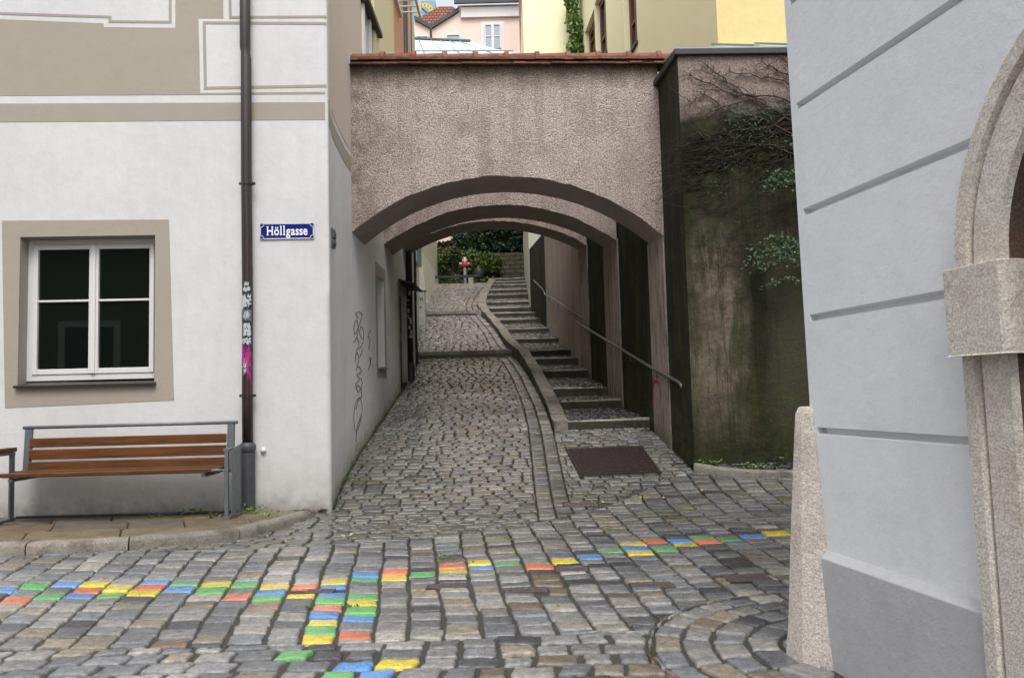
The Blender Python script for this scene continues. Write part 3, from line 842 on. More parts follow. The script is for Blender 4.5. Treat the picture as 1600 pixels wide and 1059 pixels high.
# rounded corner that turns into the alley, with the scooped chamfer under head height
sd = [(-1.83, 7.85), (-1.89, 8.2), (-1.93, 8.55), (-1.965, 9.0), (-1.98, 9.3), (-1.99, 9.8), (-1.995, 12), (-2.0, 16.0)]
zs = [-.2, .02, .1, .3, .6, 1.0, 1.5, 1.9, 2.0, 2.05, 2.1, 2.14, 2.18, 2.22, 2.26, 2.4, 3, 4, 6, H]
sv = (Vector(sd[1]) - Vector(sd[0])).normalized(); rows = []
for z in zs:
    r = .035
    t = max(0, min(1, (2.2 - z) / .2)); r += .045 * math.sqrt(t) if t > 0 else 0
    if z < .12: r -= .05 * (1 - z / .12) if z > 0 else .05
    A = fac0 + FD * (r * 1.0); B = fac0 + sv * r
    rows.append([Vector((*(fac0 + FD * .12), z))] + [Vector((*((1 - q) ** 2 * A + 2 * q * (1 - q) * fac0 + q * q * B), z)) for q in (0, .2, .4, .6, .8, 1)] + [Vector((*(fac0 + sv * .2), z))])
n = len(rows[0])
mb.add([p for r_ in rows for p in r_], [(j * n + i, j * n + i + 1, (j + 1) * n + i + 1, (j + 1) * n + i) for j in range(len(zs) - 1) for i in range(n - 1)])
# alley side
def sp(Y, z, off=0.0): return Vector((wallL(Y) + off, Y, z))
slit = (11.45, 12.25); dz = (2.05, 3.28)
door = (13.9, 14.75)
sl0 = hit(597, 430, (-1.99, 0, 0), (1, 0, 0)); sl1 = hit(597, 573, (-1.99, 0, 0), (1, 0, 0))
Ya = [fac0.y + sv.y * .2, 8.3, 8.55, 8.8, 9.05, 9.3, 9.55, 9.8, 10.5]
W0 = at(592, 430, 1); slY = (hit(590, 500, (-1.99, 0, 0), (1, 0, 0)).y, hit(601, 500, (-1.99, 0, 0), (1, 0, 0)).y)
slz = (hit(595, 573, (-1.99, 0, 0), (1, 0, 0)).z, hit(595, 434, (-1.99, 0, 0), (1, 0, 0)).z)
drY = (hit(625, 520, (-1.99, 0, 0), (1, 0, 0)).y, hit(636, 520, (-1.99, 0, 0), (1, 0, 0)).y); drz = (zg(drY[0]) + .02, hit(625, 455, (-1.99, 0, 0), (1, 0, 0)).z)
def sidewall(mb, Ys, zc, holes, depth=.2):
    grid_wall(mb, Ys, zc, holes, lambda Y, z, off=0: sp(Y, z, off), depth)
for a, b in zip(Ya, Ya[1:]): mb.quad(sp(a, -.2), sp(b, -.2), sp(b, H), sp(a, H))
sidewall(mb, [10.5, slY[0], slY[1], 12.9], [-.2, slz[0], slz[1], H], [(slY[0], slY[1], slz[0], slz[1])])
sidewall(mb, [12.9, drY[0], drY[1], 16.0], [-.2, drz[0], drz[1], H], [(drY[0], drY[1], drz[0], drz[1])])
mb.quad(sp(16, -.2), (-9, 16, -.2), (-9, 16, H), sp(16, H))
e0 = fp(9, 0); mb.quad((e0.x, e0.y, -.2), (e0.x, 16, -.2), (e0.x, 16, H), (e0.x, e0.y, H))
mb.add([(e0.x, e0.y, H), (fac0.x, fac0.y, H), (-1.99, 9.8, H), (-2, 16, H), (e0.x, 16, H)], [(0, 1, 2, 3, 4)])
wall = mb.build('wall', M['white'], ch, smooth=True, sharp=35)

# painted bands on the facade (thin paint-and-plaster fields 3 mm proud)
def field(pts, mat, name='painted_band', off=.003, parent=ch):
    """pts = reference pixels on the facade"""
    q = [fs_(*p) for p in pts]; mb = MB(); poly = [fp(s, z, off) for s, z in q]
    mb.slab(poly, -FN * (off + .002)); return mb.build(name, mat, parent)
Xl = -260
band = field([(Xl, 193), (508, 187.5), (508, 160), (Xl, 163.5)], M['beige'])
# big beige field above the band, cut round the white frames
field([(Xl, 151.5), (508, 147.3), (508, 143.8), (313, 145.5), (310, 29), (349, 29), (348, -60), (274, -60), (274, 44), (162, 43), (162, 37), (Xl, 20)], M['beige'])
LW = 5
def outline(pts, w=.022, mat=None, closed=False):
    q = [Vector(fs_(*p)) for p in pts]; mb = MB()
    for a, b in zip(q, q[1:]):
        d = (b - a).normalized(); nn = Vector((-d.y, d.x)) * w / 2; a2 = a - d * w / 2; b2 = b + d * w / 2
        o_ = .0035 if abs(d.x) > abs(d.y) else .0047
        P_ = [fp(*(a2 + nn), o_), fp(*(b2 + nn), o_), fp(*(b2 - nn), o_), fp(*(a2 - nn), o_)]
        mb.slab(P_, -FN * (o_ + .001))
    return mb.build('painted_line', mat or M['beige'], ch)
outline([(Xl, 13), (172, 27), (172, 34), (266, 35), (266, -60)], .026)
outline([(508, 134.5), (321, 138), (319, 36), (508, 37)], .028)
outline([(508, 26.5), (360, 27.5), (358, -60)], .026)
# window surround field
q = [(3, 345), (264, 343), (272, 625), (8, 637)]
so = [fs_(*p) for p in q]; mb = MB(); o4 = [(wl, wt), (wr, wt), (wr, wb), (wl, wb)]
for i in range(4):
    a, b, c, d = so[i], so[(i + 1) % 4], o4[(i + 1) % 4], o4[i]
    mb.slab([fp(*a, .004), fp(*b, .004), fp(*c, .004), fp(*d, .004)], -FN * .006)
for a, b in zip(o4, o4[1:] + o4[:1]):   # painted reveal lining
    ins = .003
    ctr = ((wl + wr) / 2, (wt + wb) / 2); iv = lambda p: (p[0] + (ins if p[0] < ctr[0] else -ins), p[1] + (ins if p[1] < ctr[1] else -ins))
    A, B = iv(a), iv(b); mb.quad(fp(*A, .004), fp(*B, .004), fp(*B, -dep + .001), fp(*A, -dep + .001))
mb.build('window_surround', M['beige'], ch)
# beige bands wrapping onto the alley side, sheets following the bend
zb0, zb1 = fs_(508, 188)[1], fs_(508, 160)[1]; zt = fs_(508, 148)[1]
def side_strip(z0, z1, mat, Y0, Y1, off=.004, name='painted_band', parent=ch):
    mb = MB(); Ys = [Y0] + [y_ for y_ in (8.2, 8.35, 8.55, 8.8, 9.05, 9.3, 9.55, 9.8) if Y0 < y_ < Y1] + [Y1]
    for a, b in zip(Ys, Ys[1:]): mb.quad(sp(a, z0, off), sp(b, z0, off), sp(b, z1, off), sp(a, z1, off))
    mb.quad(sp(Y0, z0, off), sp(Y0, z1, off), sp(Y0, z1, 0), sp(Y0, z0, 0))
    return mb.build(name, mat, parent)
YS = fac0.y + .09
side_strip(zb0, zb1, M['beige'], YS, 9.75)
side_strip(zt, H, M['side_beige'], YS + .06, 11.4, name='painted_field')
side_strip(5.3, H, M['cream'], 11.4, 13.4, .05, name='upper_wall')
side_strip(5.3, H, M['salmon'], 13.4, 16.0, .03, name='upper_wall')

# main window
win = None
def facebox(mb, s0, s1, z0, z1, o0, o1):
    a = fp(s0, z0, o0); mb.obox(a, fp(s1, z0, o0) - a, fp(s0, z0, o1) - a, fp(s0, z1, o0) - a)
fl, fr = fs_(47.0, 480)[0] , fs_(243, 480)[0]
mb = MB(); fw = .055; s0, s1 = wr + .004, wl - .004; z0, z1 = wb + .002, wt - .004
z0 = wb + .045
facebox(mb, s0, s0 + fw, z0, z1, -dep - .02, -dep + .035); facebox(mb, s1 - fw, s1, z0, z1, -dep - .02, -dep + .035)
facebox(mb, s0 + fw, s1 - fw, z1 - fw, z1, -dep - .02, -dep + .034); facebox(mb, s0 + fw, s1 - fw, z0, z0 + fw * 1.1, -dep - .02, -dep + .034)
wf = mb.build('window_frame', M['frame'], ch, bevel=.004)
sc = (s0 + s1) / 2
mb = MB()
for a, b in ((s0 + fw + .003, sc - .002), (sc + .002, s1 - fw - .003)):
    zz0, zz1 = z0 + fw * 1.1 + .002, z1 - fw - .002; sw = .045; zm = zz0 + (zz1 - zz0) * .565
    facebox(mb, a, a + sw, zz0, zz1, -dep - .01, -dep + .046); facebox(mb, b - sw, b, zz0, zz1, -dep - .01, -dep + .046)
    facebox(mb, a + sw, b - sw, zz1 - sw, zz1, -dep - .01, -dep + .044); facebox(mb, a + sw, b - sw, zz0, zz0 + sw * 1.2, -dep - .01, -dep + .044)
    facebox(mb, a + sw, b - sw, zm - .011, zm + .011, -dep, -dep + .038)
facebox(mb, sc - .022, sc + .022, z0 + fw * 1.1 + .004, z1 - fw - .004, -dep + .03, -dep + .06)
mb.build('sash', M['frame'], wf, bevel=.004)
mb = MB(); facebox(mb, s0 + fw, s1 - fw, z0 + fw, z1 - fw, -dep + .008, -dep + .016); mb.build('glass', M['glass'], wf)
mb = MB(); facebox(mb, wr - .01, wl + .012, wb - .02, wb + .042, -dep, .0)
a = [fp(wr - .015, wb - .03, .04), fp(wl + .015, wb - .03, .04), fp(wl + .015, wb + .012, .04), fp(wr - .015, wb + .012, .04)]
mb = MB()
A = [fp(wr - .02, wb + .03, -dep), fp(wl + .02, wb + .03, -dep), fp(wl + .02, wb + .0, .05), fp(wr - .02, wb + .0, .05)]
mb.slab(A, (0, 0, -.025)); mb.build('sill', M['sill'], wf, bevel=.003)
# back of the room so that the opening is closed
# slit window on the alley side
def sidebox(mb, Y0, Y1, z0, z1, o0, o1):
    mb.obox((wallL((Y0 + Y1) / 2) + o0, Y0, z0), (0, Y1 - Y0, 0), (o1 - o0, 0, 0), (0, 0, z1 - z0))
mb = MB()
for (a, b, c, d) in ((slY[0] - .13, slY[0], slz[0] - .16, slz[1] + .18), (slY[1], slY[1] + .13, slz[0] - .16, slz[1] + .18), (slY[0], slY[1], slz[1], slz[1] + .18), (slY[0], slY[1], slz[0] - .16, slz[0])): sidebox(mb, a, b, c, d, -.001, .004)
mb.build('window_surround', M['beige'], ch)
mb = MB(); sidebox(mb, slY[0], slY[1], slz[0], slz[1], -.18, -.15); f2 = mb.build('window_pane', M['glass'], ch)
mb = MB()
for (a, b, c, d) in ((slY[0], slY[0] + .06, slz[0], slz[1]), (slY[1] - .06, slY[1], slz[0], slz[1]), (slY[0] + .06, slY[1] - .06, slz[1] - .06, slz[1]), (slY[0] + .06, slY[1] - .06, slz[0], slz[0] + .06)): sidebox(mb, a, b, c, d, -.149, -.11)
mb.build('window_frame', M['frame'], f2)
mb = MB(); sidebox(mb, slY[0] - .02, slY[1] + .02, slz[0] - .03, slz[0] - .003, -.1, .05); mb.build('sill', M['zinc'], f2)
# alley door
mb = MB(); sidebox(mb, drY[0], drY[1], drz[0], drz[1], -.16, -.11); dr = mb.build('door', M['door'], ch)
mb = MB()
for i in range(4):
    w_ = (drY[1] - drY[0]) / 2
    sidebox(mb, drY[0] + .06 + (i % 2) * w_, drY[0] + w_ - .05 + (i % 2) * w_, drz[0] + .15 + (i // 2) * .95, drz[0] + .95 + (i // 2) * .9, -.109, -.09)
mb.build('door_panel', M['door'], dr)
mb = MB(); p = sp(drY[0] + .1, drz[0] + 1.0, -.1); mb.tube([p, p + Vector((.06, 0, 0)), p + Vector((.07, .09, 0))], .012); mb.build('handle', M['darksteel'], dr)
mb = MB()
for (a, b, c, d) in ((drY[0] - .16, drY[0], drz[0] - .05, drz[1] + .16), (drY[1], drY[1] + .1, drz[0] - .05, drz[1] + .16), (drY[0], drY[1], drz[1], drz[1] + .16)): sidebox(mb, a, b, c, d, -.001, .006)
mb.build('door_surround', M['beige'], ch)
mb = MB(); mb.slab([sp(drY[0] - .1, drz[1] + .2, 0), sp(drY[1] + .1, drz[1] + .2, 0), sp(drY[1] + .1, drz[1] + .12, .3), sp(drY[0] - .1, drz[1] + .12, .3)], (0, 0, -.03)); mb.build('door_canopy', M['lead'], ch)
# upper window on the side with brown lintel board
uw = (hit(566, 50, (-1.99, 0, 0), (1, 0, 0)).y, hit(584, 50, (-1.99, 0, 0), (1, 0, 0)).y); uzt = hit(566, 9, (-1.99, 0, 0), (1, 0, 0)).z
mb = MB(); sidebox(mb, uw[0], uw[1], 4.9, uzt, -.01, .012); uo = mb.build('upper_window', M['farglass'], ch)
mb = MB()
sidebox(mb, uw[0] - .05, uw[0] + .03, 4.9, uzt, -.01, .04); sidebox(mb, uw[1] - .03, uw[1] + .05, 4.9, uzt, -.01, .04); sidebox(mb, (uw[0] + uw[1]) / 2 - .04, (uw[0] + uw[1]) / 2 + .04, 4.9, uzt, -.01, .045)
mb.build('window_frame', M['frame'], uo)
mb = MB(); sidebox(mb, uw[0] - .12, uw[1] + .12, uzt, uzt + .07, -.01, .12); mb.build('lintel', M['door'], uo)
# timber flower frame higher up on the salmon part
mb = MB(); pz = at(625, 9, 13.9).z
for i in range(7): mb.box(-1.95, -1.55 , 12.9 + i * .22, 12.93 + i * .22, pz + .03, pz + .05)
for a in (-1.93, -1.58): mb.box(a - .02, a + .02, 12.85, 14.3, pz - .04, pz + .03)
for b in (12.9, 14.25): 
    mb.box(-1.6, -1.56, b - .02, b + .02, pz + .05, pz + .9)
mb.box(-1.6, -1.56, 12.92, 14.23, pz + .86, pz + .9)
mb.build('balcony_frame', M['frame'], ch)
# small knob / plug on the facade, metal box on the corner
mb = MB(); s_, z_ = fs_(412, 703); c0 = fp(s_, z_, 0)
mb.tube([c0, c0 + FN * .015, c0 + FN * .03, c0 + FN * .038], [.022, .03, .024, .008], 12); prop(mb.build('wall_plug', M['frame'], smooth=True), 'small round white plug on the wall right of the iron pipe foot', 'plug')
p0 = hit(515, 369, (-1.87, 8.0, 0), (1, 0, 0)); mb = MB(); yy = 8.12
mb.obox((wallL(yy) - .01, yy - .05, p0.z - .1), (.035, 0, 0), (0.0, .16, 0), (0, 0, .2)); mb.obox((wallL(yy) + .026, yy - .03, p0.z - .07), (.012, 0, 0), (0, .12, 0), (0, 0, .05)); mb.obox((wallL(yy) + .026, yy - .03, p0.z + .0), (.012, 0, 0), (0, .12, 0), (0, 0, .07))
prop(mb.build('junction_box', M['steel'], bevel=.004), 'small weathered metal box on the alley side of the white corner', 'box')

# ------------------------------------------------------------------ street sign
s_, z_ = fs_(448.5, 361.5); sa = fs_(406.5, 361)[0]; sb = fs_(491, 361)[0]; zt1 = fs_(448, 349)[1]; zb1_ = fs_(448, 374)[1]
sg = thing('street_sign', 'blue enamel street sign reading Höllgasse on the white wall', 'sign', fp(s_, z_, .01))
mb = MB(); facebox(mb, sb, sa, zb1_, zt1, .002, .012); mb.build('plate', M['blue'], sg, bevel=.003)
mb = MB(); b = .008; bw = .0045; hc = .032
def sgl(pts, w):
    for (s1_, z1_), (s2_, z2_) in zip(pts, pts[1:]):
        d = Vector((s2_ - s1_, z2_ - z1_)).normalized(); nn = Vector((-d.y, d.x)) * w / 2
        P_ = [fp(s1_ + nn.x, z1_ + nn.y, .0135), fp(s2_ + nn.x, z2_ + nn.y, .0135), fp(s2_ - nn.x, z2_ - nn.y, .0135), fp(s1_ - nn.x, z1_ - nn.y, .0135)]
        mb.slab(P_, -FN * .0015)
A, B_, C_, D_ = (sa - b, zt1 - b), (sb + b, zt1 - b), (sb + b, zb1_ + b), (sa - b, zb1_ + b)
def arcpts(cx, cz, a0, a1): return [(cx + hc * math.cos(R(a0 + (a1 - a0) * i / 6)), cz + hc * math.sin(R(a0 + (a1 - a0) * i / 6))) for i in range(7)]
loop = arcpts(sa - b, zt1 - b, 180, 270)[::1] + arcpts(sa - b, zb1_ + b, 90, 180) + arcpts(sb + b, zb1_ + b, 0, 90) + arcpts(sb + b, zt1 - b, 270, 360)
sgl(loop + loop[:1], bw)
outer = [(sa - .002, zt1 - .002), (sb + .002, zt1 - .002), (sb + .002, zb1_ + .002), (sa - .002, zb1_ + .002), (sa - .002, zt1 - .002)]
sgl(outer, .003)
mb.build('border', M['enamel'], sg)
ys0, ys1 = zb1_ + .042, zt1 - .032; tw_ = (sa - sb) * .76; dgl = []; adv = 0
for chh in 'Höllgasse':
    fc = bpy.data.curves.new('text', 'FONT'); fc.body = chh; fc.size = 1; fc.extrude = .01; fc.offset = .022
    fo = bpy.data.objects.new('lettering', fc); col.objects.link(fo); bpy.context.view_layer.update()
    me = bpy.data.meshes.new_from_object(fo.evaluated_get(bpy.context.evaluated_depsgraph_get())); bpy.data.objects.remove(fo)
    xs_ = [v.co.x for v in me.vertices]; x0_, x1_ = min(xs_), max(xs_); extra = .07 if chh in 'Hl' else 0
    dgl.append((chh, me, adv - x0_ + extra, adv + extra, adv + extra + x1_ - x0_)); adv += x1_ - x0_ + 2 * extra + .055
adv -= .055; capH = max(v.co.y for v in dgl[0][1].vertices); kx = tw_ / adv; kz = (ys1 - ys0) / capH
me2 = MB(); s_start = (sa + sb) / 2 + tw_ / 2
def lp(x, y, o_=.0132): return fp(s_start - x * kx, ys0 + y * kz, o_)
for chh, me, dx, x0_, x1_ in dgl:
    me2.add([lp(v.co.x + dx, v.co.y, .0132 + v.co.z * .06) for v in me.vertices], [tuple(p_.vertices) for p_ in me.polygons])
    if chh in 'Hl':     # slab serifs on the upright strokes
        st_ = [(x0_, x0_ + .13), (x1_ - .13, x1_)] if chh == 'H' else [(x0_, x1_)]
        for (u0, u1) in st_:
            for (v0, v1) in ((0, .05), (capH - .05, capH)) if chh == 'H' else ((0, .05), (capH + .0, capH + .05)):
                l_ = u0 - .055; r_2 = u1 + (.055 if (chh == 'H' or v0 == 0) else 0)
                me2.slab([lp(l_, v0, .0142), lp(r_2, v0, .0142), lp(r_2, v1, .0142), lp(l_, v1, .0142)], -FN * .002)
me2.build('lettering', M['enamel'], sg)
mb = MB()
for s0_, z0_ in ((sa - .02, zt1 - .02), (sb + .02, zt1 - .02), (sa - .02, zb1_ + .02), (sb + .02, zb1_ + .02)):
    mb = MB(); c0 = fp(s0_, z0_, .012); mb.tube([c0, c0 + FN * .004], .009, 10); mb.build('screw', M['darksteel'], sg)

# ------------------------------------------------------------------ downpipe on the facade
dp = thing('downpipe', 'brown metal downpipe with torn stickers on the white facade beside the bench', 'downpipe', fp(fs_(388, 790)[0], PZ, .09))
def pc(px, py, off=.08):
    s_, z_ = fs_(px, py); return fp(s_, z_, off)
# correct the parallax of the pipe's stand-off by hitting the parallel plane
def pq(px, py, off=.08): return hit(px, py, fp(0, 0, off), FN)
rp = .052
mb = MB(); mb.tube([pq(382.5, -330), pq(383, 75), pq(383.5, 83), pq(384.5, 91), pq(385, 280), pq(387, 480), pq(386.5, 620), pq(387, 696)], [rp, rp, rp * .86, rp, rp, rp, rp, rp], 20); mb.build('pipe', M['pipe'], dp, smooth=True)
mb = MB(); base = pq(387.5, 800); base.z = PZ - .01
mb.tube([base, pq(387, 706)], .068, 20); mb.tube([pq(387, 705), pq(387, 701), pq(387, 697), pq(387, 693), pq(387, 691)], [.072, .080, .080, .070, .055], 20); mb.build('pipe_foot', M['pipe_low'], dp, smooth=True, sharp=40)
for yy in (287, 618):
    mb = MB(); c0 = pq(387 if yy > 300 else 386.3, yy); up = Vector((0, 0, 1))
    mb.tube([c0 - up * .014, c0 + up * .014], rp + .007, 20); ax = (fp(1, 0) - fp(0, 0)).normalized()
    for sgn in (-1, 1): mb.obox(c0 + ax * sgn * (rp + .002) - up * .012 - FN * .01, ax * sgn * .026, FN * .02, up * .024)
    mb.obox(c0 - ax * .01 - up * .01 - FN * .08, ax * .02, FN * .04, up * .02)
    mb.build('pipe_clamp', M['pipe'], dp, smooth=True, sharp=40)
def sticker(px0, px1, y0, y1, mat, name, seed, ragged=.5):
    """thin curved patch glued round the front of the pipe"""
    r_ = random.Random(seed); mb = MB(); N = 9; cz0 = pq(386.7, (y0 + y1) / 2); K = 6
    def ang(px): return math.asin(max(-.98, min(.98, (px - 386.8) / 8.3)))
    def pt(px, y):
        c0 = pq(386.8, y); a = ang(px); ax = -(fp(1, 0) - fp(0, 0)).normalized()
        return c0 + ax * math.sin(a) * (rp + .0025) + FN * math.cos(a) * (rp + .0025)
    g = {}
    for i in range(N + 1):
        for j in range(K + 1):
            x = px0 + (px1 - px0) * i / N; y = y0 + (y1 - y0) * j / K
            if j in (0, K): y += r_.uniform(-1, 1) * ragged * (y1 - y0) * .35
            if i in (0, N): x += r_.uniform(-1, 1) * ragged * 1.2
            g[i, j] = pt(x, y)
    for i in range(N):
        for j in range(K):
            if r_.random() < ragged * .18: continue
            mb.quad(g[i, j], g[i + 1, j], g[i + 1, j + 1], g[i, j + 1])
    return mb.build(name, mat, dp)
sticker(384, 391, 442, 447, M['sticker'], 'torn_sticker', 1, .7); sticker(382, 393, 450, 456, M['sticker'], 'torn_sticker', 2, .9); sticker(379, 393, 463, 479, M['sticker'], 'torn_sticker', 3, .9)
sticker(379, 394, 484, 501, M['steel'], 'torn_sticker', 4, .3); sticker(383, 392, 488, 499, M['sticker'], 'torn_sticker', 14, .8); sticker(382.5, 393, 506, 525, M['sticker'], 'torn_sticker', 5, .25); sticker(380, 393.5, 528, 537, M['sticker'], 'torn_sticker', 6, .8)
sticker(379, 393, 546, 572, M['pinkp'], 'pink_paint_mark', 7, 1.5); sticker(388, 393, 545, 600, M['pinkp'], 'pink_paint_mark', 8, 1.2); sticker(382, 387, 565, 583, M['sticker'], 'torn_sticker', 9, 1.2)
sticker(380, 393, 735, 752, M['cyan'], 'blue_smear', 11, .9) if False else None

# ------------------------------------------------------------------ benches
def bench_thing(name, label, xl, xr, yb_, yf, z0, left_wood=True, right_wood=False, group=None):
    t = thing(name, label, 'bench', ((xl + xr) / 2, (yb_ + yf) / 2, z0), group)
    lean = .035; slope = FD.y / FD.x
    zt = .86
    def yy(x): return (x - xr) * slope * .0
    for x in (xl, xr):
        sgn = 1 if x == xl else -1
        mb = MB(); mb.slab([(x, yb_ + .0, z0 + .40), (x, yb_ + lean, z0 + zt), (x, yb_ + lean + .035, z0 + zt), (x, yb_ + .035, z0 + .40)], (sgn * .065, 0, 0)); mb.build('back_post', M['steel'], t, bevel=.003)
    mb = MB(); mb.tube([(xl - .02, yb_ + lean + .01, z0 + zt + .01), (xr + .03, yb_ + lean + .01, z0 + zt + .01)], .017, 10); mb.build('top_rail', M['steel'], t, smooth=True)
    for (h0, h1) in ((.680, .768), (.565, .660), (.448, .545)):
        k = (h0 - .40) / (zt - .40) * lean; k2 = (h1 - .40) / (zt - .40) * lean
        mb = MB(); mb.slab([(xl + .066, yb_ + k - .028, z0 + h0), (xl + .066, yb_ + k2 - .028, z0 + h1), (xl + .066, yb_ + k2 + .0, z0 + h1), (xl + .066, yb_ + k + .0, z0 + h0)], (xr - xl - .132, 0, 0)); mb.build('back_slat', M['wood'], t, bevel=.006)
    nS = 4; wS = (yb_ - .03 - yf) / nS
    for i in range(nS):
        y0 = yf + i * wS; zz = z0 + .435 - .012 * math.sin(i / 3 * 3.14)
        mb = MB(); mb.box(xl - .0, xr - .06, y0, y0 + wS - .010, zz, zz + .036); mb.build('seat_slat', M['wood'], t, bevel=.007)
    for x in (xl + .1, xr - .16):
        mb = MB(); mb.box(x, x + .04, yf + .02, yb_ + .02, z0 + .395, z0 + .433 - .014); mb.build('seat_support', M['steel'], t)
    for x, wd_ in ((xl - .075, left_wood), (xr + .065, right_wood)):
        mb = MB(); y1 = yf + .03; y2 = yb_ - .04
        mb.box(x - .018, x + .018, y1, y1 + .02, z0 + .03, z0 + .62); mb.box(x - .006, x + .006, y1 + .02, y1 + .06, z0 + .03, z0 + .62)
        mb.box(x - .026, x + .026, y2, y2 + .012, z0 + .03, z0 + .62); mb.box(x + .01, x + .022, y2 - .05, y2, z0 + .03, z0 + .62)
        mb.box(x - .03, x + .03, y1 - .0, y2 + .03, z0 + .0, z0 + .029)
        mb.box(x - .03, x + .03, y1, y2 + .012, z0 + .621, z0 + .645)
        mb.tube([(x, y1 + .1, z0 + .44), (x + (.11 if x < xl else -.11), y1 + .1, z0 + .44)], .014, 8)
        if not wd_:
            mb.slab([(x + .04, y1 + .01, z0 + .62), (x + .04, y2 - .10, z0 + .67), (x + .04, y2 - .10, z0 + .08), (x + .04, y1 + .01, z0 + .04)], (.008, 0, 0))
        mb.build('arm_frame', M['steel'], t, bevel=.002)
        if wd_:
            mb = MB(); mb.box(x - .035, x + .035, y1 - .02, y2 + .03, z0 + .647, z0 + .69); mb.build('armrest', M['wood'], t, bevel=.008)
    mb = MB(); mb.tube([(xl - .06, yb_ + .02, z0 + .025), (xr + .03, yb_ + .02, z0 + .025)], .013, 8); mb.build('foot_rail', M['darksteel'], t, smooth=True)
    # rod at the front right where the slat ends
    mb = MB(); mb.tube([(xr - .1, yf + .015, z0 + .453), (xr + .03, yf + .015, z0 + .453)], .015, 10); mb.build('seat_rod', M['steel'], t, smooth=True)
    return t
bench_thing('park_bench', 'brown slatted bench with grey steel frame below the window', -4.70, -2.69, 7.50, 7.12, PZ)

# ------------------------------------------------------------------ arched walls across the alley
def arch_wall(name, label, Yf, Yk, xl, xr, zsL, zsR, zc, ztop, yaw=0.0, matf='pebble', coping=False):
    """segmental arch; face at Yf (left end) to Yk depth"""
    t = thing(name, label, 'arch', ((xl + xr) / 2, (Yf + Yk) / 2, (zsL + zsR) / 2), 'arched buttress walls spanning the alley')
    N = 90; w = xr - xl
    def curve(i):
        q = i / N; x = xl + w * q; b = zsL + (zsR - zsL) * q; rise = zc - (zsL + zsR) / 2
        # circle segment
        Rr = (w * w / 4 + rise * rise) / (2 * rise); u_ = (q - .5) * w
        return x, b + math.sqrt(max(0, Rr * Rr - u_ * u_)) - (Rr - rise)
    sh = math.tan(yaw)
    f = []; bk = []; ft = []; bt = []
    for i in range(N + 1):
        x, z = curve(i); wob = .018 * noise.noise((x * 5, Yf, 1.0)) + .010 * noise.noise((x * 17, Yf, 4.0)); y0 = Yf + (x - xl) * sh; y1 = Yk + (x - xl) * sh * .6
        f.append((x, y0, z + wob)); bk.append((x, y1, z)); ft.append((x, y0, ztop)); bt.append((x, y1, ztop))
    n = N + 1; e = .02
    mb = MB(); 
    mb.add(f + ft, [(i, i + 1, n + i + 1, n + i) for i in range(N)])
    mb.add(bk + bt, [(i + 1, i, n + i, n + i + 1) for i in range(N)])
    mb.add(ft + bt, [(i, i + 1, n + i + 1, n + i) for i in range(N)])
    mb.add([f[0], ft[0], bt[0], bk[0]], [(0, 1, 2, 3)]); mb.add([f[N], ft[N], bt[N], bk[N]], [(3, 2, 1, 0)])
    mb.build('wall', M[matf], t)
    mb = MB(); f2 = [(x, y + .004, z - .002) for x, y, z in f]; b2 = [(x, y - .004, z - .002) for x, y, z in bk]
    mb.add(f2 + b2 + [(x, y, z + .03) for x, y, z in f2] + [(x, y, z + .03) for x, y, z in b2], [(i, n + i, n + i + 1, i + 1) for i in range(N)] + [(i, i + 1, 2 * n + i + 1, 2 * n + i) for i in range(N)] + [(n + i, 3 * n + i, 3 * n + i + 1, n + i + 1) for i in range(N)])
    mb.build('soffit', M['soffit'], t, smooth=True, sharp=40)
    # right-hand pier: the protected strip of the alley wall below the springing
    mb = MB(); y0 = Yf + w * sh; y1 = Yk + w * sh * .6
    P = [(wallR(y0) - .02, y0 + .01), (wallR(y1) - .02, y1 - .01), (wallR(y1) + .1, y1 - .01), (wallR(y0) + .1, y0 + .01)]
    mb.slab([(a, b_, zg(b_) - .1) for a, b_ in P], (0, 0, 0)) if False else None
    lo = [(a, b_, zg(b_) - .2) for a, b_ in P]; hi = [(a, b_, zsR + .04) for a, b_ in P]
    mb.add(lo + hi, [(0, 1, 5, 4), (1, 2, 6, 5), (3, 0, 4, 7), (4, 5, 6, 7)])
    mb.build('pier', M['pier'], t)
    return t
aL, aR = at(556, 366, 9.75), at(1040, 371, 10.05); cr = at(800, 276, 9.9); tp = at(560, 103, 9.75)
YAW = math.atan2(.22, 4)
a1 = arch_wall('arched_wall', 'nearest arched wall, tall with rough pebbledash and a tiled top', 9.75, 10.62, -2.02, wallR(9.97), aL.z, aR.z, cr.z, tp.z, YAW)
z2l, z2r, z2c = at(612, 384, 12.25).z, at(958, 375, 12.25).z, at(795, 319, 12.25).z
z3l, z3r, z3c = at(641, 388, 14.4).z, at(912, 382, 14.4).z, at(790, 344, 14.4).z
a2 = arch_wall('arched_wall', 'middle one of the three arches over the alley, with a thin pebbled rim', 12.25, 13.2, -2.02, wallR(12.5), z2l, z2r, z2c, 5.5, R(1))
a3 = arch_wall('arched_wall', 'farthest and smallest arch spanning the alley before the garden', 14.4, 15.2, -2.02, wallR(14.6), z3l, z3r, z3c, 5.7, R(1))
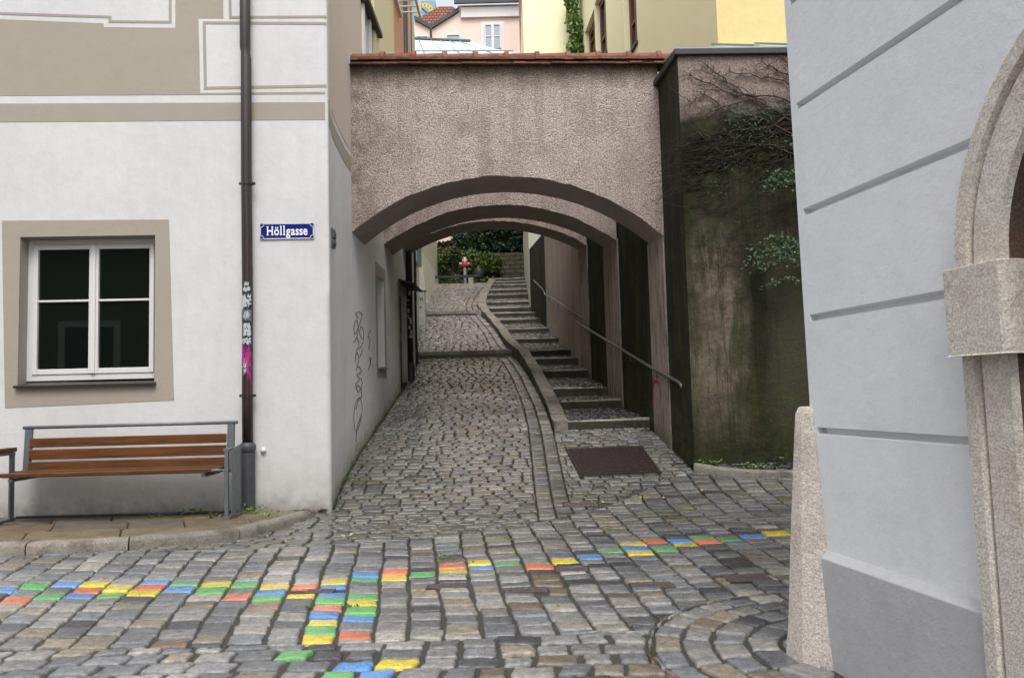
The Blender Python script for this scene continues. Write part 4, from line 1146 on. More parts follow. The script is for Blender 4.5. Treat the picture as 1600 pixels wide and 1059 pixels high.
# tiled coping on the first wall: layered flat tiles under half-round ridge tiles
cp = MB(); zt_ = tp.z; N = 46
xa, xb = -1.985, at(1062, 96, 10.0).x
def cy_(x): return 9.75 + (x + 2.02) * math.tan(YAW)
for layer, (ov, zz, th) in enumerate(((.085, -.005, .02), (.06, .022, .018), (.10, .045, .02), (.075, .072, .018))):
    x = xa + rnd.uniform(-.05, 0)
    while x < xb:
        w = rnd.uniform(.15, .18); x2 = min(x + w, xb)
        k = rnd.uniform(.45, 1.05); j = rnd.uniform(-.008, .008); dzz = rnd.uniform(-.003, .003)
        x0_ = max(x, xa); y0 = cy_(x0_) - ov + j
        if x2 - x0_ > .03:
            vs = [(x0_ + .002, y0, zt_ + zz + dzz), (x2 - .002, y0 + (x2 - x0_) * math.tan(YAW), zt_ + zz + dzz), (x2 - .002, y0 + .45, zt_ + zz + .06 + dzz), (x0_ + .002, y0 + .45, zt_ + zz + .06 + dzz)]
            cp.add(vs + [(a, b_, c_ + th) for a, b_, c_ in vs], [(0, 3, 2, 1), (4, 5, 6, 7), (0, 1, 5, 4), (1, 2, 6, 5), (2, 3, 7, 6), (3, 0, 4, 7)], (k, k, k))
        x += w
x = xa + .02
while x < xb - .02:
    L = min(.40, xb - x); k = rnd.uniform(.75, 1.15); n = 12; vs = []
    for (xx, rr) in ((x - .02, .118), (x + .03, .120), (x + .05, .100), (x + L + .01, .088)):
        xx = x + (x + L - xx) - 0  # flare at the right end
        yc = cy_(xx) + .085
        for i in range(n + 1):
            a = math.pi * i / n; vs.append((xx, yc - rr * math.cos(a) * 1.15, zt_ + .10 + rr * .95 * math.sin(a)))
    m = n + 1
    cp.add(vs, [(j * m + i, j * m + i + 1, (j + 1) * m + i + 1, (j + 1) * m + i) for j in range(3) for i in range(n)] + [tuple(range(m)), tuple(range(3 * m, 4 * m))[::-1]], (k, k * .98, k * .95))
    x += L
cpo = cp.build('tile_coping', M['tile'], a1)
cp = MB()
for xx in (xa,):
    cp.slab([(xx - .03, cy_(xx) - .12, zt_ - .02), (xx - .03, cy_(xx) - .10, zt_ + .1), (xx - .03, cy_(xx) + .14, zt_ + .24), (xx - .03, cy_(xx) + .4, zt_ + .1)], (.05, 0, 0))
cp.build('flashing', M['zinc'], a1)

# ------------------------------------------------------------------ alley wall on the right and garden wall
GT = at(1160, 88, 9.15).z
gw = thing('garden_wall', 'tall dark moss-covered wall with bare vines right of the arches', 'wall', (2.07, 9.1, .3))
mb = MB(); Gx = 9.0
mb.add([(2.07, gy(2.07), 0), (Gx, gy(Gx), 0), (Gx, gy(Gx), GT), (2.07, gy(2.07), GT)], [(0, 1, 2, 3)])
mb.build('front_face', M['mossgarden'], gw)
mb = MB(); Ys = [gy(2.07), 9.8, 10.7, 12.0, 13.5, 15.2]
for a, b in zip(Ys, Ys[1:]):
    f_ = lambda y: wallR(y) if y > 9.3 else 2.07
    mb.quad((f_(b), b, zg(b) - .4), (f_(a), a, zg(a) - .4), (f_(a), a, GT), (f_(b), b, GT))
mb.build('alley_face', M['moss'], gw)
mb = MB(); mb.quad((wallR(19.1), 19.1, 2.2), (wallR(15.2), 15.2, 1.1), (wallR(15.2), 15.2, 5.9), (wallR(19.1), 19.1, 5.9)); mb.quad((wallR(15.2), 15.2, GT), (wallR(15.2) + .5, 15.2, GT), (wallR(15.2) + .5, 15.2, 5.9), (wallR(15.2), 15.2, 5.9))
mb.quad((wallR(19.1), 19.1, 2.2), (wallR(19.1), 19.1, 5.9), (wallR(19.1) + .6, 19.1, 5.9), (wallR(19.1) + .6, 19.1, 2.2))
for yy in (15.9, 16.5, 17.15, 17.8, 18.4): mb.box(wallR(yy) - .006, wallR(yy) + .01, yy, yy + .02, 1.6, 5.7)
mb.build('board_marked_section', M['concrete'], gw)
mb = MB(); mb.quad((wallR(21.6), 21.6, 2.9), (wallR(19.1), 19.1, 2.2), (wallR(19.1), 19.1, 5.12), (wallR(21.6), 21.6, 5.15)); mb.quad((wallR(21.6), 21.6, 5.15), (wallR(19.1), 19.1, 5.12), (wallR(19.1) + .3, 19.1, 5.12), (wallR(21.6) + .3, 21.6, 5.15))
mb.build('mossy_end', M['moss'], gw)
mb = MB(); mb.add([(2.07, gy(2.07), GT), (Gx, gy(Gx), GT), (Gx, 21.6, GT), (wallR(21.6), 21.6, GT), (wallR(15.2), 15.2, GT), (1.95, 10.7, GT)], [(0, 1, 2, 3, 4, 5)]); mb.build('top', M['bed'], gw)
# coping: dark lead edge + zinc pent roof
mb = MB(); mb.slab([(2.03, gy(2.03) - .05, GT), (Gx, gy(Gx) - .05, GT), (Gx, gy(Gx) - .05, GT + .075), (2.03, gy(2.03) - .05, GT + .075)], (0, .12, 0)); mb.slab([(2.03, gy(2.03) + .07, GT), (1.93, 10.0, GT - .02), (1.93, 10.0, GT + .055), (2.03, gy(2.03) + .07, GT + .075)], (.1, 0, 0)); 
a = at(1075, 78, 10.0); mb.box(a.x - .08, a.x + .06, 9.9, 10.25, GT, GT + .22)

mb.build('edge_flashing', M['lead'], gw, bevel=.008)
za = at(1120, 73, 11.0); mb = MB(); mb.slab([(2.05, gy(2.05) - .02, GT + .076), (Gx, gy(Gx) - .02, GT + .076), (Gx, 11.0, za.z), (za.x, 11.0, za.z), (2.05, 9.9, GT + .25)], (0, 0, .02))
for xx in (3.0, 3.6, 4.2, 4.8, 5.4): mb.slab([(xx, gy(xx) - .02, GT + .097), (xx + .02, gy(xx) - .02, GT + .097), (xx + .02, 11, za.z + .021), (xx, 11, za.z + .021)], (0, 0, .03))
mb.build('zinc_roof', M['zinc'], gw)
# recess in the pebbled part: dark slit at arch 2
mb = MB(); 
# red spray mark on the first pier
def pr(px, py): return hit(px, py, (wallR(10.2) - .027, 10.2, 0), (1, .08, 0))
mb = MB()
for pts in ([(1019, 637), (1020, 622), (1020, 605), (1023, 596), (1028, 597), (1031, 606), (1033, 622)], [(1020, 590), (1020, 612), (1021, 634)], [(1019, 634), (1021, 620)]):
    P_ = [pr(*p) for p in pts]; 
    for a, b in zip(P_, P_[1:]):
        d = (b - a).normalized(); nn = Vector((0, -d.z, d.y)) * .02
        mb.quad(a + nn, b + nn, b - nn, a - nn)
mb.build('spray_mark', M['redspray'], a1)

# handrail
def rq(px, py, off=.07):
    # point on a plane parallel to the alley wall, off metres into the alley
    Y0, Y1 = 10.7, 13.2; A = Vector((wallR(Y0) - off, Y0, 0)); N_ = Vector((1, .128, 0)); return hit(px, py, A, N_)
hr = thing('handrail', 'long steel handrail fixed to the dark wall above the lower steps', 'handrail', rq(1065, 605))
e = rq(1065, 607); 
pts = [e, rq(1064, 601), rq(1060, 597), rq(1053, 593), rq(1019, 575), rq(975, 548), rq(940, 527), rq(901, 503)]
mb = MB(); mb.tube(pts, .021, 10); mb.build('rail', M['rail'], hr, smooth=True)
for px, py in ((1025, 578), (985, 555), (950, 533), (916, 513)):
    mb = MB(); a = rq(px, py); mb.tube([a, a - Vector((0, 0, .09)), a - Vector((-.10, 0, .09))], .008, 6); mb.build('bracket', M['rail'], hr)
hr2 = thing('handrail', 'short upper handrail on the pinkish concrete wall higher up the stairs', 'handrail', rq(905, 492))
mb = MB(); mb.tube([rq(909, 497), rq(885, 481), rq(860, 464), rq(852, 461)], .02, 8); mb.tube([rq(852, 461), rq(848, 452), rq(834, 438)], .018, 8); mb.build('rail', M['rail'], hr2, smooth=True)
for px, py in ((900, 491), (888, 483), (872, 472), (858, 463)):
    mb = MB(); a = rq(px, py); mb.tube([a, a - Vector((0, 0, .10)), a - Vector((-.10, 0, .10))], .009, 6); mb.build('bracket', M['rail'], hr2)

# ------------------------------------------------------------------ near grey house (right)
GH = 7.5
nh = thing('grey_house', 'pale grey house with grooved plaster and a granite doorway at the right', 'house', (NB0.x, NB0.y, 0))
N3 = Vector((NBn.x, NBn.y, 0)); D3 = Vector((NBd.x, NBd.y, 0))
def np_(s, z, off=0.0): return Vector((NB0.x, NB0.y, z)) + D3 * s + N3 * (off + .012 * z)
def ns(px, py, off=0.0):
    p = hit(px, py, np_(0, 0, off), N3); d = p - Vector((NB0.x, NB0.y, 0)); return d.dot(D3), p.z
gro = [ns(x, y)[1] for x, y in ((1305, 855), (1290, 673), (1282, 495), (1268, 330), (1253, 168))]
gz = [ (.46, ), ]
glist = [gro[1], gro[2], gro[3], gro[4], gro[4] + .47, gro[4] + .94, gro[4] + 1.41]
doorR = .79; ds, dzc = ns(1497, 422, .055); dcx = ds + doorR
pz_top = ns(1305, 862)[1]
gw_ = .031
# wall skin cells
mb = MB(); s_c = [0, .035, 0.5, ]
def arch_s(z, r=doorR):
    """s where the door frame begins at height z"""
    if z < dzc: return ds + .012
    d = r * r - (z - dzc) ** 2
    return dcx - math.sqrt(d) if d > 0 else dcx
zcuts = [pz_top]
for g in glist: zcuts += [g - gw_ / 2, g + gw_ / 2]
zcuts += [GH]
def skin(s0f, s1f, z0, z1, off):
    n = max(1, int((z1 - z0) / .06))
    for i in range(n):
        a, b = z0 + (z1 - z0) * i / n, z0 + (z1 - z0) * (i + 1) / n
        mb.quad(np_(s0f(a), a, off), np_(s1f(a), a, off), np_(s1f(b), b, off), np_(s0f(b), b, off))
g0 = lambda z: .045
for i in range(len(zcuts) - 1):
    z0, z1 = zcuts[i], zcuts[i + 1]; groove = i % 2 == 1
    if z0 > dzc + doorR: endf = lambda z: 6.0
    else: endf = lambda z: arch_s(z) if arch_s(z) < dcx - .01 else 6.0
    if z0 < dzc + doorR < z1:   # split at the crown of the doorway
        zc_ = dzc + doorR
        skin(lambda z: 0, arch_s, z0, zc_ - .001, 0); skin(lambda z: 0, lambda z: 6.0, zc_, z1, 0); skin(lambda z: dcx * 2 - arch_s(z), lambda z: 6.0, z0, zc_ - .001, 0)
        continue
    if not groove:
        skin(lambda z: 0, endf, z0, z1, 0)
        if z1 <= dzc + doorR: skin(lambda z: 2 * dcx - arch_s(z), lambda z: 6.0, z0, z1, 0)
    else:
        stop = (lambda z: endf(z) - .03) if z0 < dzc + doorR else endf
        skin(lambda z: 0, g0, z0, z1, 0); skin(stop, endf, z0, z1, 0) if z0 < dzc + doorR else None
        s1_ = stop((z0 + z1) / 2)
        zm = (z0 + z1) / 2; dpt = -.034
        mb.quad(np_(.045, z0, 0), np_(s1_, z0, 0), np_(s1_, z0 + .006, dpt), np_(.045, z0 + .006, dpt))
        mb.quad(np_(.045, z0 + .006, dpt), np_(s1_, z0 + .006, dpt), np_(s1_, z1 - .006, dpt), np_(.045, z1 - .006, dpt))
        mb.quad(np_(.045, z1 - .006, dpt), np_(s1_, z1 - .006, dpt), np_(s1_, z1, 0), np_(.045, z1, 0))
        mb.quad(np_(.045, z0, 0), np_(.045, z1, 0), np_(.045, z1, dpt), np_(.045, z0, dpt)); mb.quad(np_(s1_, z0, 0), np_(s1_, z1, 0), np_(s1_, z1, dpt), np_(s1_, z0, dpt))
        if z0 < dzc + doorR: skin(lambda z: 2 * dcx - arch_s(z), lambda z: 6.0, z0, z1, 0)
# rounded turn to the far side
bk = Vector((.97, .24, 0))
for a, b in ((pz_top, GH),):
    c = [np_(0, a, 0), np_(-.012, a, -.012), np_(-.014, a, -.035)]; d = [np_(0, b, 0), np_(-.012, b, -.012), np_(-.014, b, -.035)]
    mb.quad(c[0], c[1], d[1], d[0]); mb.quad(c[1], c[2], d[2], d[1]); mb.quad(c[2], c[2] + bk * 5, d[2] + bk * 5, d[2])
mb.quad(np_(0, GH, 0), np_(6, GH, 0), np_(6, GH, -5), np_(0, GH, 0) + bk * 5)
mb.build('wall', M['grey'], nh, smooth=True, sharp=30)
# plinth, 3 cm proud, with a sloped top and its end by the doorway
mb = MB(); pe = ds - .01
def prism(s0, s1, z1, off):
    v = [np_(s0, -.1, off), np_(s1, -.1, off), np_(s1, z1 - .03, off), np_(s0, z1 - .03, off), np_(s1, z1, .0), np_(s0, z1, .0), np_(s1, -.1, -.05), np_(s0, -.1, -.05)]
    mb.add(v, [(0, 1, 2, 3), (3, 2, 4, 5), (1, 6, 4, 2), (0, 3, 5, 7)])
prism(-.02, pe, pz_top, .035); prism(2 * dcx - ds + .01, 6.0, pz_top, .035)
mb.quad(np_(-.02, -.1, .035), np_(-.02, -.1, .035) + bk * 5, np_(-.02, pz_top, .035) + bk * 5, np_(-.02, pz_top, .035))
mb.build('plinth', M['plinth'], nh, bevel=.004)
# granite doorway
dwy = thing('x', '', '') if False else None
fo_ = .035; ri = max(.45, min(.66, dcx - ns(1588, 600, .04)[0])); ib = max(.4, min(.66, dcx - ns(1571, 490, .10)[0]))
mb = MB(); seg = 36
def ringpts(r, off, a0=0, a1=180): return [np_(dcx - r * math.cos(R(a0 + (a1 - a0) * i / seg)), dzc + r * math.sin(R(a0 + (a1 - a0) * i / seg)), off) for i in range(seg + 1)]
prof = [(doorR, -.01), (doorR, fo_ + .012), (.745, fo_ + .012), (.735, fo_ - .012), (.725, fo_), (ri + .012, fo_), (ri, fo_ - .02)]
rings = [ringpts(r, o_) for r, o_ in prof]; n = seg + 1
mb.add([p for r_ in rings for p in r_], [(j * n + i, j * n + i + 1, (j + 1) * n + i + 1, (j + 1) * n + i) for j in range(len(rings) - 1) for i in range(seg)])
# jambs below the impost, same profile run straight down
for sg_ in (-1, 1):
    jp = [[np_(dcx + sg_ * r, z, o_) for z in (-.1, .4, .8, dzc - .27)] for r, o_ in prof]; n = 4
    mb.add([p for r_ in jp for p in r_], [(j * n + i, j * n + i + 1, (j + 1) * n + i + 1, (j + 1) * n + i) for j in range(len(jp) - 1) for i in range(3)])
mb.build('door_frame', M['granite'], nh, smooth=True, sharp=40)
zi0, zi1 = dzc - .275, dzc
for sg_ in (-1, 1):
    mb = MB(); a, b = doorR + .018, min(ri, ib) - .0 if ib < ri else ib
    v = []
    for z in (zi0, zi1):
        for s_, o_ in ((a, -.01), (a - .005, .085), (b + .01, .09), (b, .07), (b, -.24), (a, -.24)): v.append(np_(dcx + sg_ * s_, z, o_))
    n = 6; mb.add(v, [(i, (i + 1) % n, n + (i + 1) % n, n + i) for i in range(n)] + [tuple(range(n)), tuple(range(n, 2 * n))]); mb.build('impost', M['granite'], nh, bevel=.004)
mb = MB()
rr_ = [ringpts(ri, fo_ - .02), ringpts(ri - .01, -.26)]; n = seg + 1
mb.add(rr_[0] + rr_[1], [(i, i + 1, n + i + 1, n + i) for i in range(seg)])
for sg_ in (-1, 1): mb.quad(np_(dcx + sg_ * ri, -.1, fo_ - .02), np_(dcx + sg_ * ri, dzc, fo_ - .02), np_(dcx + sg_ * (ri - .01), dzc, -.26), np_(dcx + sg_ * (ri - .01), -.1, -.26))
mb.build('door_reveal', M['granite_dark'], nh, smooth=True, sharp=40)
mb = MB(); poly = [np_(dcx - .6, 0, -.24), np_(dcx + .6, 0, -.24)] + ringpts(.6, -.24)[::-1]
mb.slab(poly, -N3 * .05); dd = mb.build('door', M['door'], nh)
mb = MB()
for s0_, s1_ in ((-.5, -.06), (.06, .5)):
    for z0_, z1_ in ((.15, .7), (.8, 1.5)): a = np_(dcx + s0_, z0_, -.239); mb.obox(a, np_(dcx + s1_, z0_, -.239) - a, N3 * .02, Vector((0, 0, z1_ - z0_)))
mb.build('door_panel', M['door'], dd, bevel=.004)
mb = MB(); a = np_(dcx + .05, 1.02, -.235); mb.tube([a, a + N3 * .05, a + N3 * .05 - D3 * .1], .011); mb.build('handle', M['darksteel'], dd)

# granite guard stone at the house corner
gs = MB(); b0 = hg(1268, 1018); top = at(1268, 634, 3.46); n = 9; rings = []
cB = Vector((1.262, 3.43, 0)); 
for z, r, sx in ((-.05, .135, .014), (.04, .13, .014), (.12, .118, .014), (.5, .09, .014), (.9, .062, .02), (1.03, .054, .024), (1.06, .044, .03)):
    ring = []
    for i in range(n):
        a = R(100 + 190 * i / (n - 1)); rr = r * (1 + .05 * (i % 2)) 
        ring.append((cB.x + sx + rr * math.cos(a) * .95, cB.y + rr * math.sin(a) * 1.05, z))
    ring.append((cB.x + .10, cB.y - .12, z)); ring.append((cB.x + .10, cB.y + .1, z)); rings.append(ring)
n = len(rings[0])
gs.add([p for r_ in rings for p in r_], [(j * n + i, j * n + (i + 1) % n, (j + 1) * n + (i + 1) % n, (j + 1) * n + i) for j in range(len(rings) - 1) for i in range(n)] + [tuple(range((len(rings) - 1) * n, len(rings) * n))])
o = gs.build('guard_stone', M['post'], smooth=True, sharp=25, bevel=.006); prop(o, 'tapered pinkish granite guard stone against the corner of the grey house', 'guard stone')

# ------------------------------------------------------------------ iron covers and drain grate
lab = ['small rectangular iron cover between alley and square, just below the big grate', 'oval iron valve cover among the cobbles in the middle of the square', 'narrow rusty iron cover right of the oval one', 'rusty iron cover directly below a yellow painted stone', 'rusty iron cover in the cobbles, second from the guard stone', 'rusty iron cover nearest the granite guard stone', 'small iron cover where the painted stone lines cross']
for (px, py, w, h, kind), p, lb in zip(CV, CVP, lab):
    t = thing('iron_cover', lb, 'iron cover', (p.x, p.y, zg(p.y)), 'small iron covers in the cobblestones'); mb = MB(); z = zg(p.y) - .018; sl = (zg(p.y + .1) - zg(p.y - .1)) / .2
    if kind == 'rect':
        mb.slab([(p.x - w / 2, p.y - h / 2, z - sl * h / 2), (p.x + w / 2, p.y - h / 2, z - sl * h / 2), (p.x + w / 2, p.y + h / 2, z + sl * h / 2), (p.x - w / 2, p.y + h / 2, z + sl * h / 2)], (0, 0, .014))
    else: mb.slab([(p.x + w / 2 * math.cos(R(15 * i)), p.y + h / 2 * math.sin(R(15 * i)), z) for i in range(24)], (0, 0, .014))
    nb = 6
    for i in range(nb):
        for j_ in range(3):
            x = p.x - w * .36 + w * .72 * i / (nb - 1); y = p.y - h * .25 + h * .25 * j_
            zz = z + .0142 + sl * (y - p.y); mb.box(x - w * .035, x + w * .035, y - h * .05, y + h * .05, zz - .002, zz + .0015)
    mb.build('plate', M['iron'], t)
    mb = MB(); mb.tube([(p.x, p.y, z + .012), (p.x, p.y, z + .02)], .016, 10); mb.build('bolt', M['steel'], t)
gt = thing('floor_grate', 'large dark iron grate let into the cobbles below the steps', 'grate', (sum(p.x for p in GR) / 4, sum(p.y for p in GR) / 4, zg(GR[0].y)))
mb = MB(); P_ = [Vector(p) + Vector((0, 0, .0)) for p in (GR[3], GR[2], GR[1], GR[0])]
def gl(u_, v_): return P_[0].lerp(P_[1], u_).lerp(P_[3].lerp(P_[2], u_), v_)
def gzl(p, dz): return Vector((p.x, p.y, zg(p.y) + dz))
mb.slab([gzl(gl(0, 0), -.03), gzl(gl(1, 0), -.03), gzl(gl(1, 1), -.03), gzl(gl(0, 1), -.03)], (0, 0, .012)); mb.build('pan', M['grate'], gt)
mb = MB(); K = 34
for i in range(K + 1):
    u_ = i / K; w_ = .0045
    for j_ in range(6):
        a, b, c, d = gl(max(0, u_ - w_), j_ / 6), gl(min(1, u_ + w_), j_ / 6), gl(min(1, u_ + w_), (j_ + 1) / 6), gl(max(0, u_ - w_), (j_ + 1) / 6)
        mb.slab([gzl(q_, -.016) for q_ in (a, b, c, d)], (0, 0, .016))
for i in range(13):
    v_ = i / 12; w_ = .006
    a, b, c, d = gl(0, max(0, v_ - w_)), gl(1, max(0, v_ - w_)), gl(1, min(1, v_ + w_)), gl(0, min(1, v_ + w_)); mb.slab([gzl(q_, -.014) for q_ in (a, b, c, d)], (0, 0, .0165 if i not in (0, 6, 12) else .02))
for u_ in (0, 1):
    a, b, c, d = gl(max(0, u_ - .012), 0), gl(min(1, u_ + .012), 0), gl(min(1, u_ + .012), 1), gl(max(0, u_ - .012), 1); mb.slab([gzl(q_, -.014) for q_ in (a, b, c, d)], (0, 0, .019))
mb.build('bars', M['grate'], gt)

# ------------------------------------------------------------------ leaves
def leaf(mb, p, size, nrm=None, c=None, rr=rnd):
    n_ = Vector((rr.gauss(0, 1), rr.gauss(0, 1), rr.gauss(0, 1))) if nrm is None else Vector(nrm) + Vector((rr.gauss(0, .5), rr.gauss(0, .5), rr.gauss(0, .5)))
    n_.normalize(); a = n_.cross(Vector((rr.gauss(0, 1), rr.gauss(0, 1), rr.gauss(0, 1)))).normalized(); b = n_.cross(a)
    L, W = size * rr.uniform(.7, 1.25), size * .33; p = Vector(p)
    k = rr.random() if c is None else c
    mb.add([p, p + a * L * .4 + b * W + n_ * W * .3, p + a * L, p + a * L * .4 - b * W + n_ * W * .3], [(0, 1, 2, 3)], (k, k, k))
def blob(mb, c, r, n, size, rr, shell=.35, hole=-.4):
    c = Vector(c)
    for _ in range(n):
        d = Vector((rr.gauss(0, 1), rr.gauss(0, 1), rr.gauss(0, 1))).normalized(); q = rr.uniform(shell, 1) ** .5
        p = c + Vector((d.x * r[0], d.y * r[1], d.z * r[2])) * q
        k = .5 + .9 * noise.noise(p * 2.2)
        if noise.noise(p * 1.7 + Vector((5, 3, 1))) < hole: continue
        leaf(mb, p, size, c=max(0, min(1, k + rr.uniform(-.2, .2))), rr=rr)

# weeds
def weed(px, py, label, zf, w=.12, h=.05, n=45, name='weed', mat='grass', size=.035):
    p = hz(px, py, zf); mb = MB(); rr = random.Random(int(px * 7 + py))
    for _ in range(n):
        a, b = rr.gauss(0, w * .5), rr.gauss(0, w * .25); hh = rr.uniform(0, h)
        leaf(mb, (p.x + a, p.y + b, p.z + hh), size, nrm=(0, -.3, 1), rr=rr)
    prop(mb.build(name, M[mat]), label, 'weed', 'weeds in the paving joints')
weed(382, 802, 'clump of green weeds at the foot of the iron pipe', PZ, .14, .07, 90)
weed(300, 806, 'thin weeds under the middle right of the bench', PZ, .16, .07, 40); weed(335, 806, 'tiny weeds beside the right leg of the bench', PZ, .1, .03, 22)
weed(416, 806, 'small weeds at the wall foot right of the pipe', PZ, .1, .04, 25); weed(240, 808, 'sparse weed below the centre of the bench', PZ, .08, .03, 14)
weed(545, 948, 'little weed between two painted stones where the colour lines cross', 0, .05, .012, 14, size=.02); weed(480, 948, 'little weed left of the painted stone column', 0, .03, .012, 10, size=.02)
weed(692, 873, 'weed in the joint left of an orange painted stone', 0, .07, .02, 16, size=.024); weed(790, 842, 'weed in a joint where square and alley paving meet', 0, .06, .02, 14, size=.024); weed(735, 880, 'low weed beside the green painted stone in the middle', 0, .05, .015, 12, size=.02)
mb = MB(); rr = random.Random(5)
for _ in range(420):
    x = rr.uniform(2.15, 4.6); y = rr.uniform(ykr(x) + .12, gy(x)); 
    if noise.noise((x * 3, y * 5, 2)) < -.05: continue
    leaf(mb, (x, y, zg(y) + .07 + rr.uniform(0, .04)), .04, nrm=(0, -.3, 1), rr=rr)
prop(mb.build('ground_cover', M['grass']), kind='stuff')
# moss line along the foot of the alley wall
mb = MB(); 
for _ in range(1500):
    y = rr.uniform(7.95, 14.2); x = wallL(y) + abs(rr.gauss(0, .02)); 
    if noise.noise((0, y * 3, 0)) < -.15: continue
    leaf(mb, (x, y, zg(y) + rr.uniform(-.01, .035) * (1 + noise.noise((3, y * 2, 0)))), .018, nrm=(1, 0, .5), c=0, rr=rr)
prop(mb.build('moss', M['grass']), kind='stuff')
mb = MB()
for i in range(30):
    px, py = rr.choice([(1005, 777), (1035, 783), (1060, 787), (1095, 740), (1135, 742), (1145, 728), (1160, 748), (930, 782), (925, 790), (1090, 812), (855, 950), (1085, 800), (1108, 770), (1190, 742), (1170, 730), (540, 838)]); p = hg(px + rr.uniform(-16, 16), py + rr.uniform(-5, 5))
    leaf(mb, p + Vector((0, 0, .014 if p.y < ykr(p.x) else .08)), .04, nrm=(0, 0, 1), rr=rr)
prop(mb.build('fallen_leaves', M['leaf_yellow']), kind='stuff')

# climbing plant on the garden wall
vn = thing('climbing_plant', 'mostly bare creeper spreading over the top of the dark garden wall', 'climbing plant', (3.1, 9.1, GT))
mb = MB(); mg = MB()
def gp(px, py, off=.03): return hit(px, py, (2.07, gy(2.07) - off, 0), (math.sin(R(2)), -math.cos(R(2)), 0))
def vine(pts, r0, r1, m=mb, jit=3, seed=0):
    r_ = random.Random(seed); P_ = []
    for (x0, y0), (x1, y1) in zip(pts, pts[1:]):
        for i in range(4): t = i / 4; P_.append((x0 + (x1 - x0) * t + r_.uniform(-jit, jit), y0 + (y1 - y0) * t + r_.uniform(-jit, jit)))
    P_.append(pts[-1]); n = len(P_)
    m.tube([gp(x, y, .015 + .03 * r_.random()) for x, y in P_], [r0 + (r1 - r0) * i / (n - 1) for i in range(n)], 5)
    return P_
main = [[(1262, 172), (1210, 150), (1150, 148), (1110, 132), (1080, 118)], [(1262, 205), (1200, 168), (1150, 140), (1125, 118), (1105, 104)], [(1262, 130), (1215, 112), (1190, 95)], [(1262, 190), (1215, 175), (1175, 155), (1130, 125)], [(1255, 150), (1225, 128), (1180, 118), (1140, 112)], [(1262, 220), (1200, 190), (1140, 175), (1100, 150), (1078, 160)], [(1180, 155), (1130, 165), (1090, 185)], [(1262, 140), (1240, 100), (1220, 92)], [(1262, 165), (1200, 200), (1150, 205), (1105, 220)], [(1262, 245), (1190, 225), (1130, 240), (1090, 205)]]
for i, m_ in enumerate(main):
    P_ = vine(m_, .012, .005, seed=i)
    r_ = random.Random(40 + i)
    for x, y in P_[::2]:
        a = r_.uniform(-1, 1); vine([(x, y), (x - r_.uniform(5, 22), y + a * 14), (x - r_.uniform(20, 38), y + a * 24)], .005, .002, jit=2, seed=int(x))
        for _ in range(2): vine([(x, y), (x + r_.uniform(-3, 3), y - r_.uniform(4, 9))], .004, .003, jit=0, seed=int(y))
r_ = random.Random(77)
for i in range(170):
    x = r_.uniform(1095, 1265); y = 165 + (1265 - x) * .28 + abs(r_.gauss(0, 55)); a = r_.uniform(-1, 1)
    vine([(x, y), (x - r_.uniform(15, 45), y + r_.uniform(-10, 22)), (x - r_.uniform(50, 85), y + r_.uniform(-15, 45))], .006, .002, mg, 4, i)
for i in range(40):
    x = r_.uniform(1085, 1262); y = r_.uniform(330, 440)
    vine([(x, y), (x - r_.uniform(5, 25), y + r_.uniform(-20, 30)), (x - r_.uniform(20, 40), y + r_.uniform(-10, 50))], .004, .002, mg, 4, 300 + i)
mb.build('bare_stems', M['stem'], vn, smooth=True); mg.build('tangled_stems', M['twig'], vn, smooth=True)
mb = MB()
for i in range(500):
    x = r_.uniform(1120, 1262); y = r_.gauss(175 + (1262 - x) * .02, 16); 
    if noise.noise((x * .03, y * .03, 5)) < .05: continue
    leaf(mb, gp(x, y, .05), .03, nrm=(0, -1, .4), c=r_.random() * .35, rr=r_)
for i in range(900):
    x = r_.uniform(1100, 1262); y = 150 + (1262 - x) * .3 + abs(r_.gauss(0, 60))
    if noise.noise((x * .02, y * .03, 9)) < .02: continue
    leaf(mb, gp(x, y, .04), .026, nrm=(0, -1, .4), c=0, rr=r_)
mb.build('small_leaves', M['leaf_vine'], vn)
def spray(cx, cy, w, h, label, seed, n=360):
    r_ = random.Random(seed); o0 = gp(cx + w, cy, .1)
    t = thing('leafy_branch', label, 'branch', o0, 'leafy branches against the dark wall'); mb = MB(); ms = MB(); my = MB()
    for k in range(7):
        y0 = cy + r_.uniform(-h * .4, h * .5); x0 = cx + w * .75; x1 = cx - w * r_.uniform(.35, 1.0); y1 = y0 + r_.uniform(-h * .45, h * .35); P_ = []
        for i in range(9):
            t_ = i / 8; P_.append(gp(x0 + (x1 - x0) * t_, y0 + (y1 - y0) * t_ - h * .15 * math.sin(t_ * 3), .12 + .12 * math.sin(t_ * 2) + .05 * k / 7))
        ms.tube(P_, [.006 - .0045 * i / 8 for i in range(9)], 5)
        for _ in range(n // 7):
            i = r_.randrange(1, 8); p = P_[i].lerp(P_[i + 1] if i < 8 else P_[i], r_.random())
            p = p + Vector((r_.gauss(0, .028), r_.gauss(0, .02), r_.gauss(0, .022)))
            leaf(mb if r_.random() > .02 else my, p, .044 * r_.uniform(.6, 1.3), nrm=(-.2, -.8, .7), rr=r_)
    ms.build('stem', M['stem'], t, smooth=True); mb.build('foliage', M['leaf_vine'], t); my.build('yellow_foliage', M['leaf_yellow'], t)
spray(1250, 225, 30, 22, 'short sprig with yellow-tipped leaves, highest of the green branches by the grey house', 1, 60)
spray(1240, 280, 50, 40, 'middle green leafy branch on the dark wall beside the grey house edge', 2)
spray(1225, 415, 70, 75, 'lowest and largest green leafy branch on the dark wall', 3, 560)

